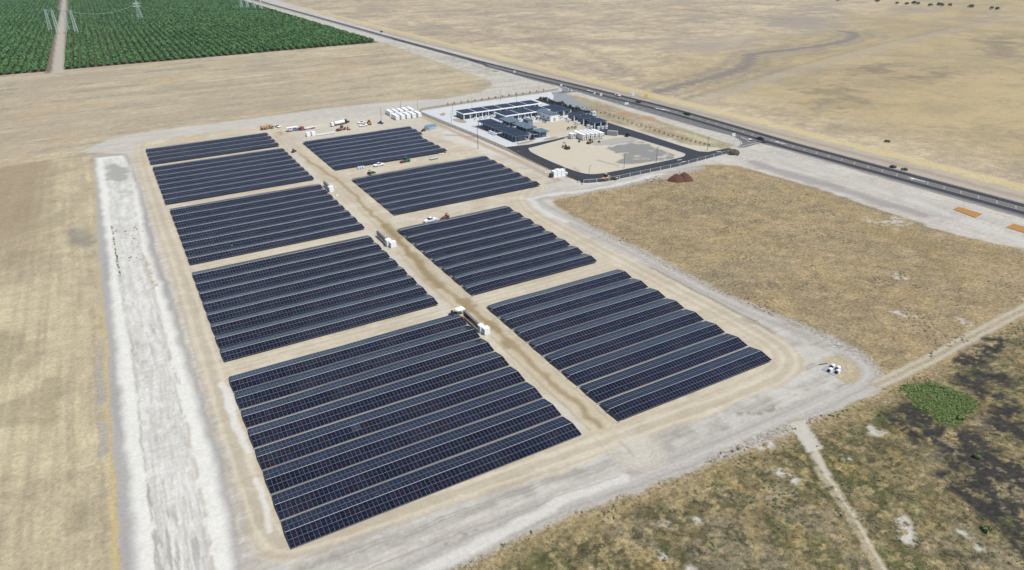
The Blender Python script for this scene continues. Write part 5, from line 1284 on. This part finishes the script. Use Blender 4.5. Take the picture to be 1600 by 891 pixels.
q = P([(826.5, 212.5), (838, 210), (851, 213.5), (837, 216.5)]); cxx, cyy = q.mean(0)
wing(cxx-4.5, cxx+4.5, cyy-4, cyy+3.5, 2.6, 1, 'y', 'low dark solar shelter in front of the school kiosk', roof=GREYM, open_=True)
# dark sheet painting in the deep shade between west canopy and halls
sheet('painted_shade', np.array([[239.8, 405], [245, 405.5], [245.2, 461], [239.6, 461]]), .022, ASPH)
sheet('painted_shade', P([(836, 156), (843, 153.5), (868, 160), (924, 180), (934, 186), (918, 184), (880, 172), (856, 163)]), .028, ASPH)  # dark strip painting in the shade under the tree row
# gym block and hall
p = at(832, 197); root = empty('plant_room', (258.5, 440, 0), 0, 'blue grey square plant room left of the sandy courtyard', 'building'); MB().box((0, 0, 2.6), (4, 7, 5.2)).build('wall', GREYB, root); MB().box((0, 0, 5.25), (4.4, 7.4, .15)).build('roof', ROOFB, root); MB().box((0, -3.54, 1.2), (1.4, .06, 2.2)).build('door', WHITE, root)
root = empty('assembly_hall', (283.5, 453, 0), 0, 'white hall with long blue grey roof beside the courtyard', 'building'); MB().box((0, 0, 2.4), (7, 19, 4.8)).build('wall', WHITE, root); mb = MB(); mb.prof([(-4, 4.8), (4, 4.8), (4, 5.1), (0, 5.9), (-4, 5.1)], -9.9, 9.9); mb.build('roof', ROOFB, root)
for k in range(3): MB().box((-3.53, -6+k*6, 2.2), (.06, 2.2, 1.2)).build('window', GLASS, root)
MB().box((0, -9.53, 1.2), (1.8, .06, 2.3)).build('door', GREYM, root)
# white air-conditioning and classroom boxes along the fronts
def acbox(x, y, s, h, label, grp):
    root = empty('equipment_box', (x, y, 0), 0, label, 'box', grp); MB().box((0, 0, h/2+.1), (s, s*.8, h)).build('case', WHITE, root, bevel=.05); MB().box((0, -s*.4-.02, h*.55), (s*.7, .03, h*.5)).build('grille', GREYM, root); MB().tube((0, 0, h+.1), (0, 0, h+.2), s*.3, 10).build('fan', DARKM, root)
for k in range(9): acbox(257+k*3.9, 457.5-(k % 3)*.8, 1.9+.5*(k % 2), 2.4, 'white box standing in front of the middle school wing', 'white boxes before the middle wing')
for k in range(12): acbox(236+k*4.6, 480.6-(k % 2)*.8, 1.6+.4*(k % 2), 2.2, 'white box standing in front of the long back wing', 'white boxes before the back wing')
for k, (x, y) in enumerate([(290.8, 449.5), (291.5, 446), (291.4, 437), (290.6, 433.6), (290.9, 425), (290.5, 421.6), (292.2, 412), (292, 408), (295, 403.5), (298, 402.8), (301, 402.4)]): acbox(x, y, 1.8, 2.2, 'white box beside the east school wings', 'white boxes by the east wings')
for k in range(8): acbox(243.4, 455-k*6.2, 1.3, 1.9, 'white box in the alleyway west of the halls', 'white boxes in the alleyway')
for k in range(5): acbox(226.0, 433.5-k*.1+(-1)**k*1.2*k, 1.5, 1.9, 'white box outside the west solar canopy', 'white boxes by the west canopy')
p = at(927, 180.5); acbox(p[0], p[1], 3.0, 3.2, 'larger white box at the end of the tree row', None)
# portable classrooms
def portable(x, y, lx, ly, label, h=3.6):
    root = empty('portable_classroom', (x, y, 0), -.06, label, 'building', 'portable classrooms in a row'); MB().box((0, 0, h/2+.3), (lx, ly, h)).build('wall', OFFW, root); mb = MB(); mb.box((0, 0, h+.38), (lx+.25, ly+.5, .16)); mb.build('roof', WHITE, root)
    d = MB().box((-.6, -ly/2-.03, 1.5), (1.0, .06, 2.1)).build('door', GREYM, root); MB().box((-.25, -ly/2-.08, 1.4), (.06, .05, .15)).build('handle', DARKM, d)
    w2 = MB().box((.9, -ly/2-.03, 2.1), (.9, .06, .9)).build('window', GLASS, root); MB().box((.9, -ly/2-.06, 1.6), (1.1, .08, .08)).build('sill', WHITE, w2); MB().box((0, 0, .15), (lx-.3, ly-.3, .3)).build('skirt', DARKM, root)
for k in range(5): 
    p = at(914+k*6.6, 219.8-k*.55); portable(p[0]+.6, p[1]+6.5, 3.5, 12.5, f'cream portable classroom with white roof, {ORD[k]} from the left')
for k in range(3):
    p = at(895.5+k*5.8, 217.2-k*.9); portable(p[0], p[1]+1.6, 3.1, 3.6, f'small white cabin left of the classrooms, {ORD[k]} from left', 3.0)
container(957, 211.5, 2.2, GREYM, 'white and grey container right of the portable classrooms', L=7, w_=2.6, h=3)
for (px, py, m_, lb) in ((905, 222, DARKM, 'small dark handcart left of the brown telehandler'), (936, 222.5, DARKM, 'small dark mower right of the brown telehandler')):
    loader(px, py, 1.2, m_, lb, .45, 'compact_loader')

# ---------------------------------------------------------------- haze
hm = bpy.data.materials.new('haze'); hm.use_nodes = True; t = hm.node_tree; t.nodes.clear()
pv = t.nodes.new('ShaderNodeVolumePrincipled'); pv.inputs['Color'].default_value = (.80, .88, 1, 1); pv.inputs['Density'].default_value = .000045; pv.inputs['Anisotropy'].default_value = .3
mo = t.nodes.new('ShaderNodeOutputMaterial'); t.links.new(pv.outputs[0], mo.inputs['Volume'])
o = MB().box((0, 3000, 61.5), (16000, 13000, 127)).build('haze', hm); o['kind'] = 'stuff'
scn.cycles.volume_bounces = 0
